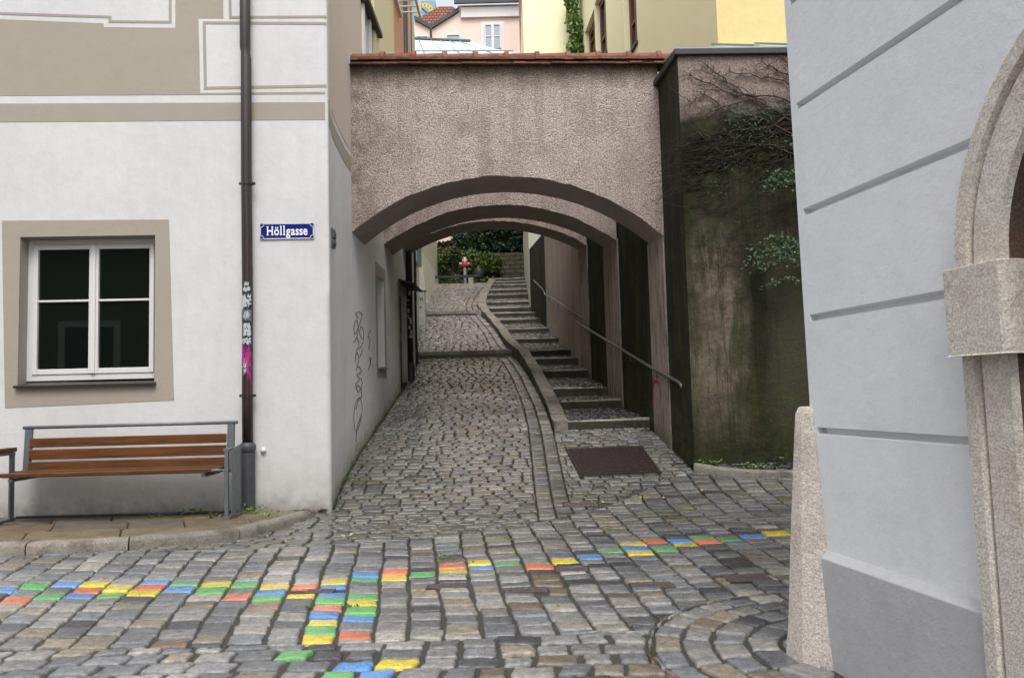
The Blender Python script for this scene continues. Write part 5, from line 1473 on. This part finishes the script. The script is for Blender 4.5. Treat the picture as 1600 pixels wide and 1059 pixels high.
# ------------------------------------------------------------------ graffiti on the alley wall
def gq(px, py): 
    # intersect with curved wall: iterate on plane x
    x = -1.97
    for _ in range(5): p = hit(px, py, (x, 0, 0), (1, 0, 0)); x = wallL(max(7.9, p.y)) + .004
    return p
mb = MB()
strokes = [[(556, 690), (558, 668), (562, 655), (566, 640), (563, 622), (556, 628), (553, 650), (555, 672), (560, 668), (565, 650)],
           [(556, 640), (560, 625), (565, 618), (563, 605), (556, 602), (560, 612), (566, 600), (564, 590)], [(555, 600), (562, 592), (558, 585), (565, 580), (560, 572), (556, 578)],
           [(557, 572), (561, 560), (557, 550), (555, 565)], [(556, 548), (561, 540), (558, 528), (553, 535)], [(556, 530), (560, 515), (557, 500), (553, 510), (555, 522), (562, 505), (566, 492), (561, 487), (556, 490), (560, 497)],
           [(561, 545), (567, 535), (568, 518), (564, 510), (562, 520), (566, 530)], [(563, 556), (567, 545)], [(576, 545), (578, 532), (575, 525), (579, 515)], [(576, 562), (579, 558), (578, 572), (580, 560)], [(575, 578), (578, 570)]]
def smooth_(pts):
    out = []
    for i in range(len(pts) - 1):
        p0, p1, p2, p3 = pts[max(i - 1, 0)], pts[i], pts[i + 1], pts[min(i + 2, len(pts) - 1)]
        for k in range(5):
            t = k / 5; out.append(tuple(.5 * ((2 * p1[j]) + (-p0[j] + p2[j]) * t + (2 * p0[j] - 5 * p1[j] + 4 * p2[j] - p3[j]) * t * t + (-p0[j] + 3 * p1[j] - 3 * p2[j] + p3[j]) * t ** 3) for j in (0, 1)))
    return out + [pts[-1]]
for s_ in strokes: mb.tube([gq(*p) for p in smooth_(s_)], .0034, 5)
g_o = mb.build('graffiti', M['black'], ch)
g_o['label'] = 'thin black scrawled lettering'

# pipes deeper in the alley
for (px, yt, yb_, Yp, r, lb) in ((642, -300, 607, 14.9, .062, 'thick dark downpipe with peeling stickers standing at the alley door'), (649.5, -300, 576, 16.3, .045, 'slimmer dark downpipe behind the stickered one in the alley')):
    b0 = at(px, yb_, Yp); t = thing('downpipe', lb, 'downpipe', b0, 'dark downpipes in the alley')
    zb_ = zg(Yp) - .02
    mb = MB(); mb.tube([(b0.x, Yp, zb_), (b0.x - .0, Yp, 9.5)], r, 12); mb.build('pipe', M['darksteel'], t, smooth=True)
    mb = MB(); mb.tube([(b0.x, Yp, zb_), (b0.x, Yp, zb_ + .28), (b0.x, Yp, zb_ + .34)], [r * 1.35, r * 1.35, r * 1.02], 12)
    mb.build('pipe_foot', M['darksteel'], t, smooth=True, sharp=40)
    for z_ in (3.2, 5.2): 
        mb = MB(); mb.tube([(b0.x, Yp, z_), (b0.x, Yp, z_ + .04)], r * 1.2, 12); mb.obox((b0.x - .28, Yp - .01, z_ + .01), (.28, 0, 0), (0, .02, 0), (0, 0, .02)); mb.build('pipe_clamp', M['darksteel'], t)
    if Yp < 15:
        r_ = random.Random(3)
        for k in range(12):
            mb = MB()
            z_ = r_.uniform(2.0, 3.1); a0 = R(r_.uniform(225, 300)); hh = r_.uniform(.02, .09); P_ = []
            for i in range(4): a = a0 + i * .22; P_.append((b0.x + (r + .003) * math.cos(a), Yp + (r + .003) * math.sin(a)))
            for a, b in zip(P_, P_[1:]): mb.quad((*a, z_ + r_.uniform(-.01, .01)), (*b, z_), (*b, z_ + hh), (*a, z_ + hh + r_.uniform(-.01, .01)))
            mb.build('torn_sticker', M['sticker'], t)

# houses further along on the left
c0, c1 = at(664, 430, 23.5), at(650, 430, 23.5)
lh = thing('cream_house', 'cream house corner with sloped buttress beyond the arches on the left', 'house', (-2.9, 23.5, 4.0))
mb = MB(); xw = c0.x
v = [(xw + .14, 23.4, 3.3), (xw - 6, 23.4, 3.3), (xw - 6, 23.4, 11), (xw - .12, 23.4, 11), (xw - .12, 23.4, 5.6), (xw + .0, 23.4, 4.6)]
mb.slab(v, (0, 5.5, 0)); mb.build('wall', M['housewhite'], lh)
mb = MB(); mb.quad((-2.0, 16.0, 1), (-2.46, 20.9, 1), (-2.46, 20.9, 11), (-2.0, 16.0, 11)); mb.quad((-2.46, 20.9, 1), (-9, 20.9, 1), (-9, 20.9, 11), (-2.46, 20.9, 11))
t = thing('rear_house', 'white house wall behind the dark downpipes on the left of the ramp', 'house', (-2.2, 18, 2.3))
mb.build('wall', M['housewhite'], t)
mb = MB(); mb.box(-2.3, -2.1, 17.5, 18.4, 4.2, 5.6); mb.build('window', M['farglass'], t)

# utility cabinet
cb0, cb1 = at(651, 520, 20.3), at(664, 455, 20.3)
zc0 = zg(20.3); ct = thing('utility_cabinet', 'grey utility cabinet with scribbled tag beside the ramp', 'cabinet', (cb1.x - .2, 20.3, zc0))
mb = MB(); mb.box(cb1.x - .45, cb1.x, 20.15, 20.5, zc0 - .05, cb1.z); mb.build('body', M['cabinet'], ct, bevel=.01)
mb = MB(); mb.box(cb1.x - .47, cb1.x + .02, 20.13, 20.52, cb1.z, cb1.z + .03); mb.build('lid', M['cabinet'], ct, bevel=.005)
mb = MB(); mb.box(cb1.x - .46, cb1.x + .012, 20.14, 20.51, zc0 - .06, zc0 + .22); mb.build('base', M['cabinet'], ct, bevel=.005)
mb = MB(); mb.tube([(cb1.x - .1, 20.14, zc0 + .42), (cb1.x - .1, 20.155, zc0 + .42)], .03, 10); mb.build('lock', M['steel'], ct)
mb = MB(); zz = cb1.z - .22; mb.tube([(cb1.x - .26 + i * .02, 20.146, zz + .05 * math.sin(i * 2.1)) for i in range(12)], .008, 4); mb.build('scribble', M['black'], ct)

# ------------------------------------------------------------------ end of the ramp: planting bed, timber rail, hydrant, bin, hedge, tree, stone wall
ez = 4.88
rl = thing('low_timber_barrier', 'low dark timber rail on stubby posts in front of the hedge', 'barrier', at(700, 444, 27.6))
a, b = at(667, 434, 27.6), at(748, 432, 27.6)
mb = MB(); mb.box(a.x, b.x, 27.55, 27.68, a.z - .03, a.z + .06); mb.build('rail', M['darksteel'], rl)
for px in (671, 736):
    p = at(px, 440, 27.6); mb = MB(); mb.box(p.x - .09, p.x + .09, 27.54, 27.7, ez - .1, a.z - .045); mb.build('post', M['stair'], rl)
mb = MB(); mb.box(at(662, 446, 27.2).x, at(760, 446, 27.2).x, 27.15, 27.3, ez - .1, at(700, 445, 27.2).z + .03); prop(mb.build('kerb', M['stair']), kind='structure')
mb = MB(); mb.box(-6, 6, 27.3, 34, ez - .1, ez + .12); prop(mb.build('planting_bed', M['bed']), kind='structure')
hp = at(726, 402, 27.9); hy = thing('hydrant', 'red and silver hydrant post before the hedge', 'hydrant', (hp.x, 27.9, ez + .1))
def hx(y): return at(726, y, 27.9).z
mb = MB(); mb.tube([(hp.x, 27.9, ez), (hp.x, 27.9, hx(417))], [.05, .06], 12); mb.tube([(hp.x, 27.9, hx(409)), (hp.x, 27.9, hx(406)), (hp.x, 27.9, hx(404)), (hp.x, 27.9, hx(402))], [.10, .09, .07, .02], 12); mb.build('column', M['silver'], hy, smooth=True, sharp=40)
mb = MB(); mb.tube([(hp.x, 27.9, hx(418)), (hp.x, 27.9, hx(416)), (hp.x, 27.9, hx(412)), (hp.x, 27.9, hx(409))], [.06, .11, .12, .09], 14); mb.build('head', M['red'], hy, smooth=True, sharp=40)
for sg_ in (-1, 1):
    mb = MB(); mb.tube([(hp.x + sg_ * .1, 27.88, hx(412.5)), (hp.x + sg_ * .19, 27.86, hx(412.5))], .045, 10); mb.build('outlet', M['silver'], hy, smooth=True, sharp=40)
bp = at(748, 430, 27.8); bn = thing('litter_bin', 'dark grey round litter bin on a post beside the stair top', 'litter bin', (bp.x, 27.8, ez))
bz = lambda y: at(748, y, 27.8).z
mb = MB(); mb.tube([(bp.x, 27.8, bz(435)), (bp.x, 27.8, bz(433)), (bp.x, 27.8, bz(423)), (bp.x, 27.8, bz(420))], [.14, .17, .18, .15], 14); mb.build('body', M['lead'], bn, smooth=True, sharp=40)
mb = MB(); mb.tube([(bp.x, 27.8, bz(420)), (bp.x, 27.8, bz(417.5)), (bp.x, 27.8, bz(415))], [.11, .06, .02], 12); mb.build('lid', M['lead'], bn, smooth=True)
mb = MB(); mb.tube([(bp.x, 27.85, ez), (bp.x, 27.85, bz(435))], .03, 8); mb.build('post', M['darksteel'], bn)
# hedge bushes
rr = random.Random(11)
for i, (px, py, w, h, mat, lb) in enumerate(((684, 412, .75, .62, 'leaf_hedge', 'bright green bush at the left end of the hedge beyond the arches'), (712, 410, .7, .6, 'leaf_hedge', 'yellow-green bush behind the hydrant to its left'), (740, 412, .6, .55, 'leaf_hedge', 'low olive bush between hydrant and litter bin'), (764, 414, .5, .5, 'leaf_hedge', 'small bush at the right end of the hedge before the stone wall'), (700, 393, .5, .2, 'leaf_red', 'reddish bush tip above the green hedge'), (674, 396, .35, .15, 'leaf_red', 'small reddish bush at the far left of the hedge'))):
    c = at(px, py, 29.2 + .1 * i); t = thing('bush', lb, 'bush', (c.x, c.y, ez + .1), 'bushes in the bed beyond the arches'); mb = MB()
    blob(mb, c, (w, .5, h), 1700 if h > .4 else 350, .11, rr)
    if h > .4: blob(mb, (c.x, c.y - .1, ez + .35), (w, .4, .45), 900, .11, rr, .1, -9)
    mb.build('foliage', M[mat], t)
    mb = MB(); 
    for k in range(5): mb.tube([(c.x + rr.uniform(-.1, .1), c.y, ez), (c.x + rr.uniform(-.5, .5) * w, c.y + rr.uniform(-.2, .2), c.z + rr.uniform(-.3, .3) * h)], .02, 5)
    mb.build('stem', M['stem'], t)
c = at(775, 366, 31.5); tr = thing('tree', 'dark dense evergreen tree filling the end of the alley', 'tree', (c.x + .2, 31.8, ez)); mb = MB();
for px, py, w, h in ((775, 362, 1.25, 1.0), (700, 395, .9, .3), (740, 392, .9, .35), (740, 372, .9, .55), (808, 375, .8, .8), (725, 385, .8, .3), (790, 390, 1.0, .3), (760, 345, 1.3, .8), (690, 389, .8, .22), (668, 389, .5, .2), (800, 350, 1, .8)):
    q_ = at(px, py, 31.2); blob(mb, q_, (w, .7, h), 2600, .15, rr, .1, -9)
mb.build('crown', M['leaf_dark'], tr)
mb = MB(); mb.tube([(c.x + .2, 31.8, ez), (c.x + .15, 31.8, 6.2), (c.x + .3, 31.7, 7.3), (c.x + .2, 31.6, 8.4)], [.16, .13, .09, .04], 9)
for k in range(6): mb.tube([(c.x + .2, 31.8, 6 + .3 * k), (c.x + .2 + rr.uniform(-1, 1), 31.4, 6.6 + .35 * k)], [.06, .02], 6)
mb.build('trunk', M['stem'], tr)
a, b = at(768, 432, 29.9), at(830, 394, 29.9)
mb = MB(); mb.box(-6, 5, 29.9, 30.3, ez - .1, b.z); prop(mb.build('stone_wall', M['stonewall']), 'old mossy coursed stone wall at the top of the stairs', 'wall')
# railing at the top of the stairs
rt = thing('stair_railing', 'thin dark metal railing across the top of the stairs', 'railing', at(800, 445, 27.8)); 
for y0, y1 in ((437, 433.5), (443, 441)):
    mb = MB(); mb.tube([at(774, y0, 28.4), at(822, y1, 28.4)], .015, 6); mb.build('rail', M['rail'], rt)
for px, ya in ((774, 437), (822, 433.5)):
    mb = MB(); mb.tube([at(px, ya, 28.4), at(px, ya + 12, 28.4)], .018, 6); mb.build('post', M['rail'], rt)
# yellow garden building with lattice
a, b = at(668, 388, 36), at(716, 340, 36); yh = thing('garden_house', 'ochre wall with dark lattice bars glimpsed above the hedge', 'building', (a.x, 36, 5))
mb = MB(); mb.box(a.x - 3, b.x, 36, 38, 4.9, 9.5); mb.build('wall', M['ochre'], yh)
mb = MB()
for px in (653, 673, 692.5, 713): p = at(px, 380, 35.9); mb.box(p.x - .03, p.x + .03, 35.9, 35.95, 5, 9.3)
for py in (347, 373.5): p = at(690, py, 35.9); mb.box(a.x - 3, b.x, 35.86, 35.9, p.z - .03, p.z + .03)
mb.build('lattice', M['lattice'], yh)

# ------------------------------------------------------------------ yellow house (right, behind)
yl = thing('yellow_house', 'large yellow house with tall brown windows above the garden wall', 'house', (1.5, 22, 4))
A = at(1121, 60, 11.0); Bp = at(905, 60, 21.9); Cp = at(818, 60, 21.9); yz = 13.0
mb = MB()
def vface(p, q, z0, z1): mb.quad((p[0], p[1], z0), (q[0], q[1], z0), (q[0], q[1], z1), (p[0], p[1], z1))
# window openings on the slanted face
Pq = Vector((Bp.x, Bp.y)); Aq = Vector((A.x, A.y)); dv = (Aq - Pq); LL = dv.length; dv.normalize(); nv = Vector((dv.y, -dv.x)); nv = nv if nv.x < 0 else -nv
def yp(s, z, off=0.0): q = Pq + dv * s + nv * off; return Vector((q.x, q.y, z))
def ys2(px, py): p = hit(px, py, (A.x, A.y, 0), (nv.x, nv.y, 0)); return (Vector((p.x, p.y)) - Pq).dot(dv), p.z
wn = []
for (x0, x1, yt, ybm) in ((914, 930, 30, 100), (931, 948, -20, 100), (976, 996, -90, 84)):
    s0, s1 = ys2(x0, 60)[0], ys2(x1, 60)[0]; wn.append((s0, s1, ys2((x0 + x1) / 2, ybm)[1], ys2((x0 + x1) / 2, yt + 0)[1]))
cuts = [0]
for w_ in wn: cuts += [w_[0], w_[1]]
cuts += [LL]; cuts = sorted(cuts)
dpw = .22
for i in range(len(cuts) - 1):
    s0, s1 = cuts[i], cuts[i + 1]; hw = [w_ for w_ in wn if abs(w_[0] - s0) < 1e-6]
    if not hw: mb.quad(yp(s0, 4), yp(s1, 4), yp(s1, yz), yp(s0, yz)); continue
    _, _, z0, z1 = hw[0]; mb.quad(yp(s0, 4), yp(s1, 4), yp(s1, z0), yp(s0, z0)); mb.quad(yp(s0, z1), yp(s1, z1), yp(s1, yz), yp(s0, yz))
    a, b, c, d = yp(s0, z0), yp(s1, z0), yp(s1, z1), yp(s0, z1); e, f, g, h = yp(s0, z0, -dpw), yp(s1, z0, -dpw), yp(s1, z1, -dpw), yp(s0, z1, -dpw)
    mb.quad(a, b, f, e); mb.quad(b, c, g, f); mb.quad(c, d, h, g); mb.quad(d, a, e, h)
vface((Cp.x, 21.9), (Bp.x, 21.9), 7.2, yz); vface((Cp.x, 21.9), (Cp.x, 34), 7.2, yz)
mb.quad((Cp.x, 21.9, yz), (9, 21.9, yz), (9, 34, yz), (Cp.x, 34, yz))
mb.add([yp(0, yz), yp(LL, yz), (9, 11, yz), (9, 34, yz)], [(0, 1, 2, 3)])
mb.build('wall', M['yellow'], yl)
mb = MB(); vface((Cp.x - .02, 21.88), (Bp.x + .5, 21.88), 3.0, 7.2); vface((Cp.x - .02, 21.88), (Cp.x - .02, 34), 3.0, 7.2); mb.quad((Cp.x - .02, 21.88, 7.2), (Bp.x, 21.88, 7.2), (Bp.x, 22, 7.2), (Cp.x - .02, 22, 7.2)); mb.build('lower_wall', M['housewhite'], yl)
zo = at(1180, 71, 10.99).z
mb = MB(); vface((A.x - .0, 10.99), (12, 10.99), 5, yz); mb.build('front_wall', M['ochre'], yl)
mb = MB(); mb.obox((A.x + .0, 10.93, zo - .02), (7, 0, 0), (0, .06, 0), (0, 0, .05)); mb.build('base_moulding', M['ochre'], yl)
for (s0, s1, z0, z1) in wn:
    w_ = MB(); fwd = .16
    for (a, b, c, d) in ((s0, s0 + fwd, z0, z1), (s1 - fwd, s1, z0, z1), (s0 + fwd, s1 - fwd, z0, z0 + fwd), (s0 + fwd, s1 - fwd, z1 - fwd, z1), ((s0 + s1) / 2 - .05, (s0 + s1) / 2 + .05, z0 + fwd, z1 - fwd)):
        p = yp(a, c, -.20); w_.obox(p, yp(b, c, -.20) - p, (nv.x * .08, nv.y * .08, 0), (0, 0, d - c))
    zz = z0 + .75
    while zz < z1 - .3:
        p = yp(s0 + fwd, zz, -.20); w_.obox(p, yp(s1 - fwd, zz, -.20) - p, (nv.x * .07, nv.y * .07, 0), (0, 0, .06)); zz += .85
    wo = w_.build('window', M['winbrown'], yl)
    w_ = MB(); p = yp(s0, z0, -.19); w_.quad(p, yp(s1, z0, -.19), yp(s1, z1, -.19), yp(s0, z1, -.19)); w_.build('pane', M['brownglass'], wo)
    w_ = MB(); p = yp(s0 - .05, z0 - .06, -.3); w_.obox(p, yp(s1 + .05, z0 - .06, -.3) - p, (nv.x * .36, nv.y * .36, 0), (0, 0, .06)); w_.build('sill', M['lead'], wo)
# ivy in the inner corner
iv = thing('ivy', 'green ivy hanging in the corner of the yellow house', 'ivy', at(900, 80, 21)); mb = MB(); r_ = random.Random(9); ms = MB()
for px, py, w, h in ((896, 10, .10, .45), (893, 35, .12, .45), (900, 45, .14, .4), (901, 62, .22, .4), (899, 78, .28, .3), (890, 0, .1, .4), (897, -15, .14, .4), (906, 80, .22, .16), (906, 50, .10, .3)):
    blob(mb, at(px, py, 21.4), (w, .25, h), 420, .13, r_, .0)
ms.tube([at(900, 88, 21.7), at(899, 50, 21.7), at(895, 20, 21.7), at(893, -30, 21.7)], .03, 6)
mb.build('foliage', M['leaf_ivy'], iv); ms.build('stem', M['stem'], iv)

# ------------------------------------------------------------------ far pink house, chimney, glazed roof, tower
ph = thing('pink_house', 'far pink house with red tiled roof and white framed window', 'house', (-2, 46, 5))
def q46(px, py, Y=46.0): return at(px, py, Y)
mb = MB(); L0, R0 = q46(716, 30).x, q46(813, 30).x
mb.box(L0, R0, 46, 52, 5, q46(760, 8).z); mb.add([tuple(q46(600, 110)), tuple(q46(716, 110)), tuple(q46(716, 22)), tuple(q46(674, 44)), tuple(q46(648, 32)), tuple(q46(600, 10))], [(0, 1, 2, 3, 4, 5)])
mb.build('wall', M['farpink'], ph)
mb = MB(); a, b = q46(715, 12), q46(813, 30, 46); mb.box(a.x + .2, b.x, 45.8, 46.0, b.z + .1, a.z - .1); mb.build('eaves_band', M['frame'], ph)
mb = MB(); a, b = q46(713, 8), q46(815, -60); mb.slab([(a.x, 45.6, a.z), (b.x, 45.6, a.z + .1), (b.x, 52, a.z + 5.5), (a.x + 2.2, 52, a.z + 5.5)], (0, 0, .15)); rfo = mb.build('roof', M['farroof'], ph)
mb = MB(); mb.box(a.x - .1, b.x, 45.5, 45.65, a.z - .15, a.z + .08); mb.build('gutter', M['lead'], rfo)
mb = MB(); poly = [q46(648, 33), q46(674, 46), q46(716, 20), q46(708, 12), q46(686, 12)]; mb.add([tuple(p_ + Vector((0, -.1 - i * .0, 0))) for i, p_ in enumerate(poly)] , [(0, 1, 2, 3, 4)]); mb.build('lower_roof', M['farroof'], ph)
mb = MB()
for p_, q_ in (((648, 33), (674, 47)), ((674, 47), (717, 20))):
    a, b = q46(*p_), q46(*q_); mb.slab([a + Vector((0, -.2, 0)), b + Vector((0, -.2, 0)), b + Vector((0, -.2, .25)), a + Vector((0, -.2, .25))], (0, .25, 0))
a, b = q46(674, 49), q46(674, 66); mb.tube([(a.x, 45.7, a.z), (b.x, 45.7, b.z - 2)], .07, 8)
mb.build('valley_gutter', M['lead'], ph)
def farwin(px0, px1, py0, py1, bars=1, surround=True):
    a, b = q46(px0, py0), q46(px1, py1); mb = MB(); 
    if surround:
        m = 6 * 46 / 1220; mb.box(a.x - m, b.x + m, 45.93, 45.995, b.z - m, a.z + m * .8); s_o = mb.build('window_surround', M['frame'], ph)
    mb = MB(); mb.box(a.x, b.x, 45.88, 45.925, b.z, a.z); w_ = mb.build('window', M['farglass'], ph)
    mb = MB(); f_ = .06; mb.box(a.x, a.x + f_, 45.83, 45.88, b.z, a.z); mb.box(b.x - f_, b.x, 45.83, 45.88, b.z, a.z); mb.box(a.x + f_, b.x - f_, 45.83, 45.88, a.z - f_, a.z); 
    if bars: c = (a.x + b.x) / 2; mb.box(c - .08, c + .08, 45.83, 45.88, b.z, a.z - f_); zc_ = (a.z + b.z) / 2; mb.box(a.x + f_, b.x - f_, 45.84, 45.87, zc_ - .03, zc_ + .03)
    mb.build('window_frame', M['frame'], w_)
farwin(757, 783, 40, 77); farwin(697, 720, 56, 70, 0, False); farwin(650, 670, 58, 70, 0, False)
mb = MB(); a, b = at(811, 8, 44), at(817.5, 88, 44); mb.box(a.x, b.x + .05, 44, 44.8, 5, a.z + 3); prop(mb.build('chimney', M['brick']), 'narrow brick chimney stack between the pink and the yellow house', 'chimney')
gr_ = thing('glazed_roof', 'pale blue glazed roof just above the tiled wall top', 'roof', at(700, 84, 34)); mb = MB()
P4 = [at(640, 88, 33), at(802, 84, 33), at(735, 66, 37), at(640, 62, 37)]
mb.slab(P4, (0, 0, -.1)); mb.build('panels', M['solar'], gr_)
mb = MB(); mb.tube([at(640, 62, 36.95), at(735, 66, 36.95)], .12, 6); 
mb.build('ridge', M['lead'], gr_); mb = MB()
for t_ in (.15, .35, .5, .65, .8): mb.tube([P4[0].lerp(P4[1], t_) + Vector((0, 0, .03)), P4[3].lerp(P4[2], t_) + Vector((0, 0, .03))], .03, 4)
mb.tube([at(640, 80, 32.9), at(802, 79.5, 32.9)], .03, 4); mb.build('glazing_bar', M['zinc'], gr_)
mb = MB(); mb.box(P4[0].x - 3, P4[1].x, 33.1, 36.9, 5, P4[0].z - .12); mb.build('wall', M['farpink'], gr_)
tw = thing('clock_tower', 'tower top with blue square and yellow ringed clock face far behind', 'tower', (at(665, 20, 70).x, 70, 5))
a, b = at(630, 2, 70), at(681, 60, 70); mb = MB(); mb.box(a.x, b.x, 70, 75, 5, a.z); tb = simple('faded_blue_paint', (.22, .38, .42), .8, 0, .2); mb.build('wall', tb, tw)
mb = MB(); c = at(664, 18, 69.9); rO = 13 * 70 / 1220; n = 40
vs = [(c.x + r_2 * math.cos(2 * math.pi * i / n), 69.95, c.z + r_2 * math.sin(2 * math.pi * i / n)) for r_2 in (rO, rO * .55) for i in range(n)]
mb.add(vs, [(i, (i + 1) % n, n + (i + 1) % n, n + i) for i in range(n)]); mb.slab([(c.x + rO * 1.04 * math.cos(2 * math.pi * i / n), 69.96, c.z + rO * 1.04 * math.sin(2 * math.pi * i / n)) for i in range(n)], (0, .03, 0)); mb.build('dial', simple('yellow_dial', (.75, .52, .08), .7), tw)
mb = MB(); mb.slab([(c.x + rO * .5 * math.cos(2 * math.pi * i / n), 69.93, c.z + rO * .5 * math.sin(2 * math.pi * i / n)) for i in range(n)], (0, .03, 0)); mb.build('dial_centre', simple('blue_dial', (.12, .35, .6), .7), tw)
mb = MB(); mb.tube([(c.x - .3, 69.9, c.z + .35), (c.x + .25, 69.9, c.z - .25)], .04, 5); 
for i in range(12):
    w_ = math.pi * i / 6; mb.tube([(c.x + rO * .7 * math.cos(w_), 69.92, c.z + rO * .7 * math.sin(w_)), (c.x + rO * .9 * math.cos(w_), 69.92, c.z + rO * .9 * math.sin(w_))], .035, 4)
mb.build('hands_and_marks', M['stem'], tw)

# ------------------------------------------------------------------ house across the square, behind the photographer (seen in the window glass)
op = thing('opposite_house', 'dark green stuccoed house across the square, seen only as a reflection', 'house', (-11, -4, 0))
mb = MB(); mb.box(-24, -2.6, -9, -4, -.1, 8.5); mb.build('wall', M['opp'], op)
mb = MB(); mb.box(-9.9, -9.75, -4, -3.93, 0, 3.2); mb.box(-8.6, -8.45, -4, -3.93, 0, 3.2); mb.box(-9.75, -8.6, -4, -3.93, 3.05, 3.2); dfr = mb.build('door_frame', M['frame'], op)
mb = MB(); mb.box(-9.75, -8.6, -3.99, -3.96, 0, 3.05); mb.build('door', M['black'], op)

# ------------------------------------------------------------------ light
w = bpy.data.worlds.new('World'); scene.world = w; w.use_nodes = True; nt = w.node_tree; bg = nt.nodes['Background']
sky = nt.nodes.new('ShaderNodeTexSky'); sky.sky_type = 'NISHITA'; sky.sun_disc = False; sky.sun_elevation = R(60); sky.sun_rotation = R(174); sky.air_density = 1.0; sky.dust_density = 4.0; sky.ozone_density = 1.0
hs = nt.nodes.new('ShaderNodeHueSaturation'); hs.inputs['Saturation'].default_value = .22; nt.links.new(sky.outputs[0], hs.inputs['Color'])
nt.links.new(hs.outputs[0], bg.inputs['Color']); bg.inputs['Strength'].default_value = .15
sl = bpy.data.lights.new('sun', 'SUN'); sl.energy = .5; sl.angle = R(25); sl.color = (1, .97, .93)
so_ = bpy.data.objects.new('sun', sl); col.objects.link(so_)
el, az = R(60), R(174)
sd_ = Vector((math.sin(az) * math.cos(el), math.cos(az) * math.cos(el), math.sin(el))); so_.rotation_euler = sd_.to_track_quat('Z', 'Y').to_euler()
scene.view_settings.view_transform = 'Standard'; scene.view_settings.look = 'None'; scene.view_settings.exposure = 1.05; scene.view_settings.gamma = 1
scene.render.engine = 'CYCLES'; scene.cycles.max_bounces = 8; scene.cycles.diffuse_bounces = 5
for o in bpy.data.objects:
    for k in ('org', 'rz'):
        if k in o: del o[k]
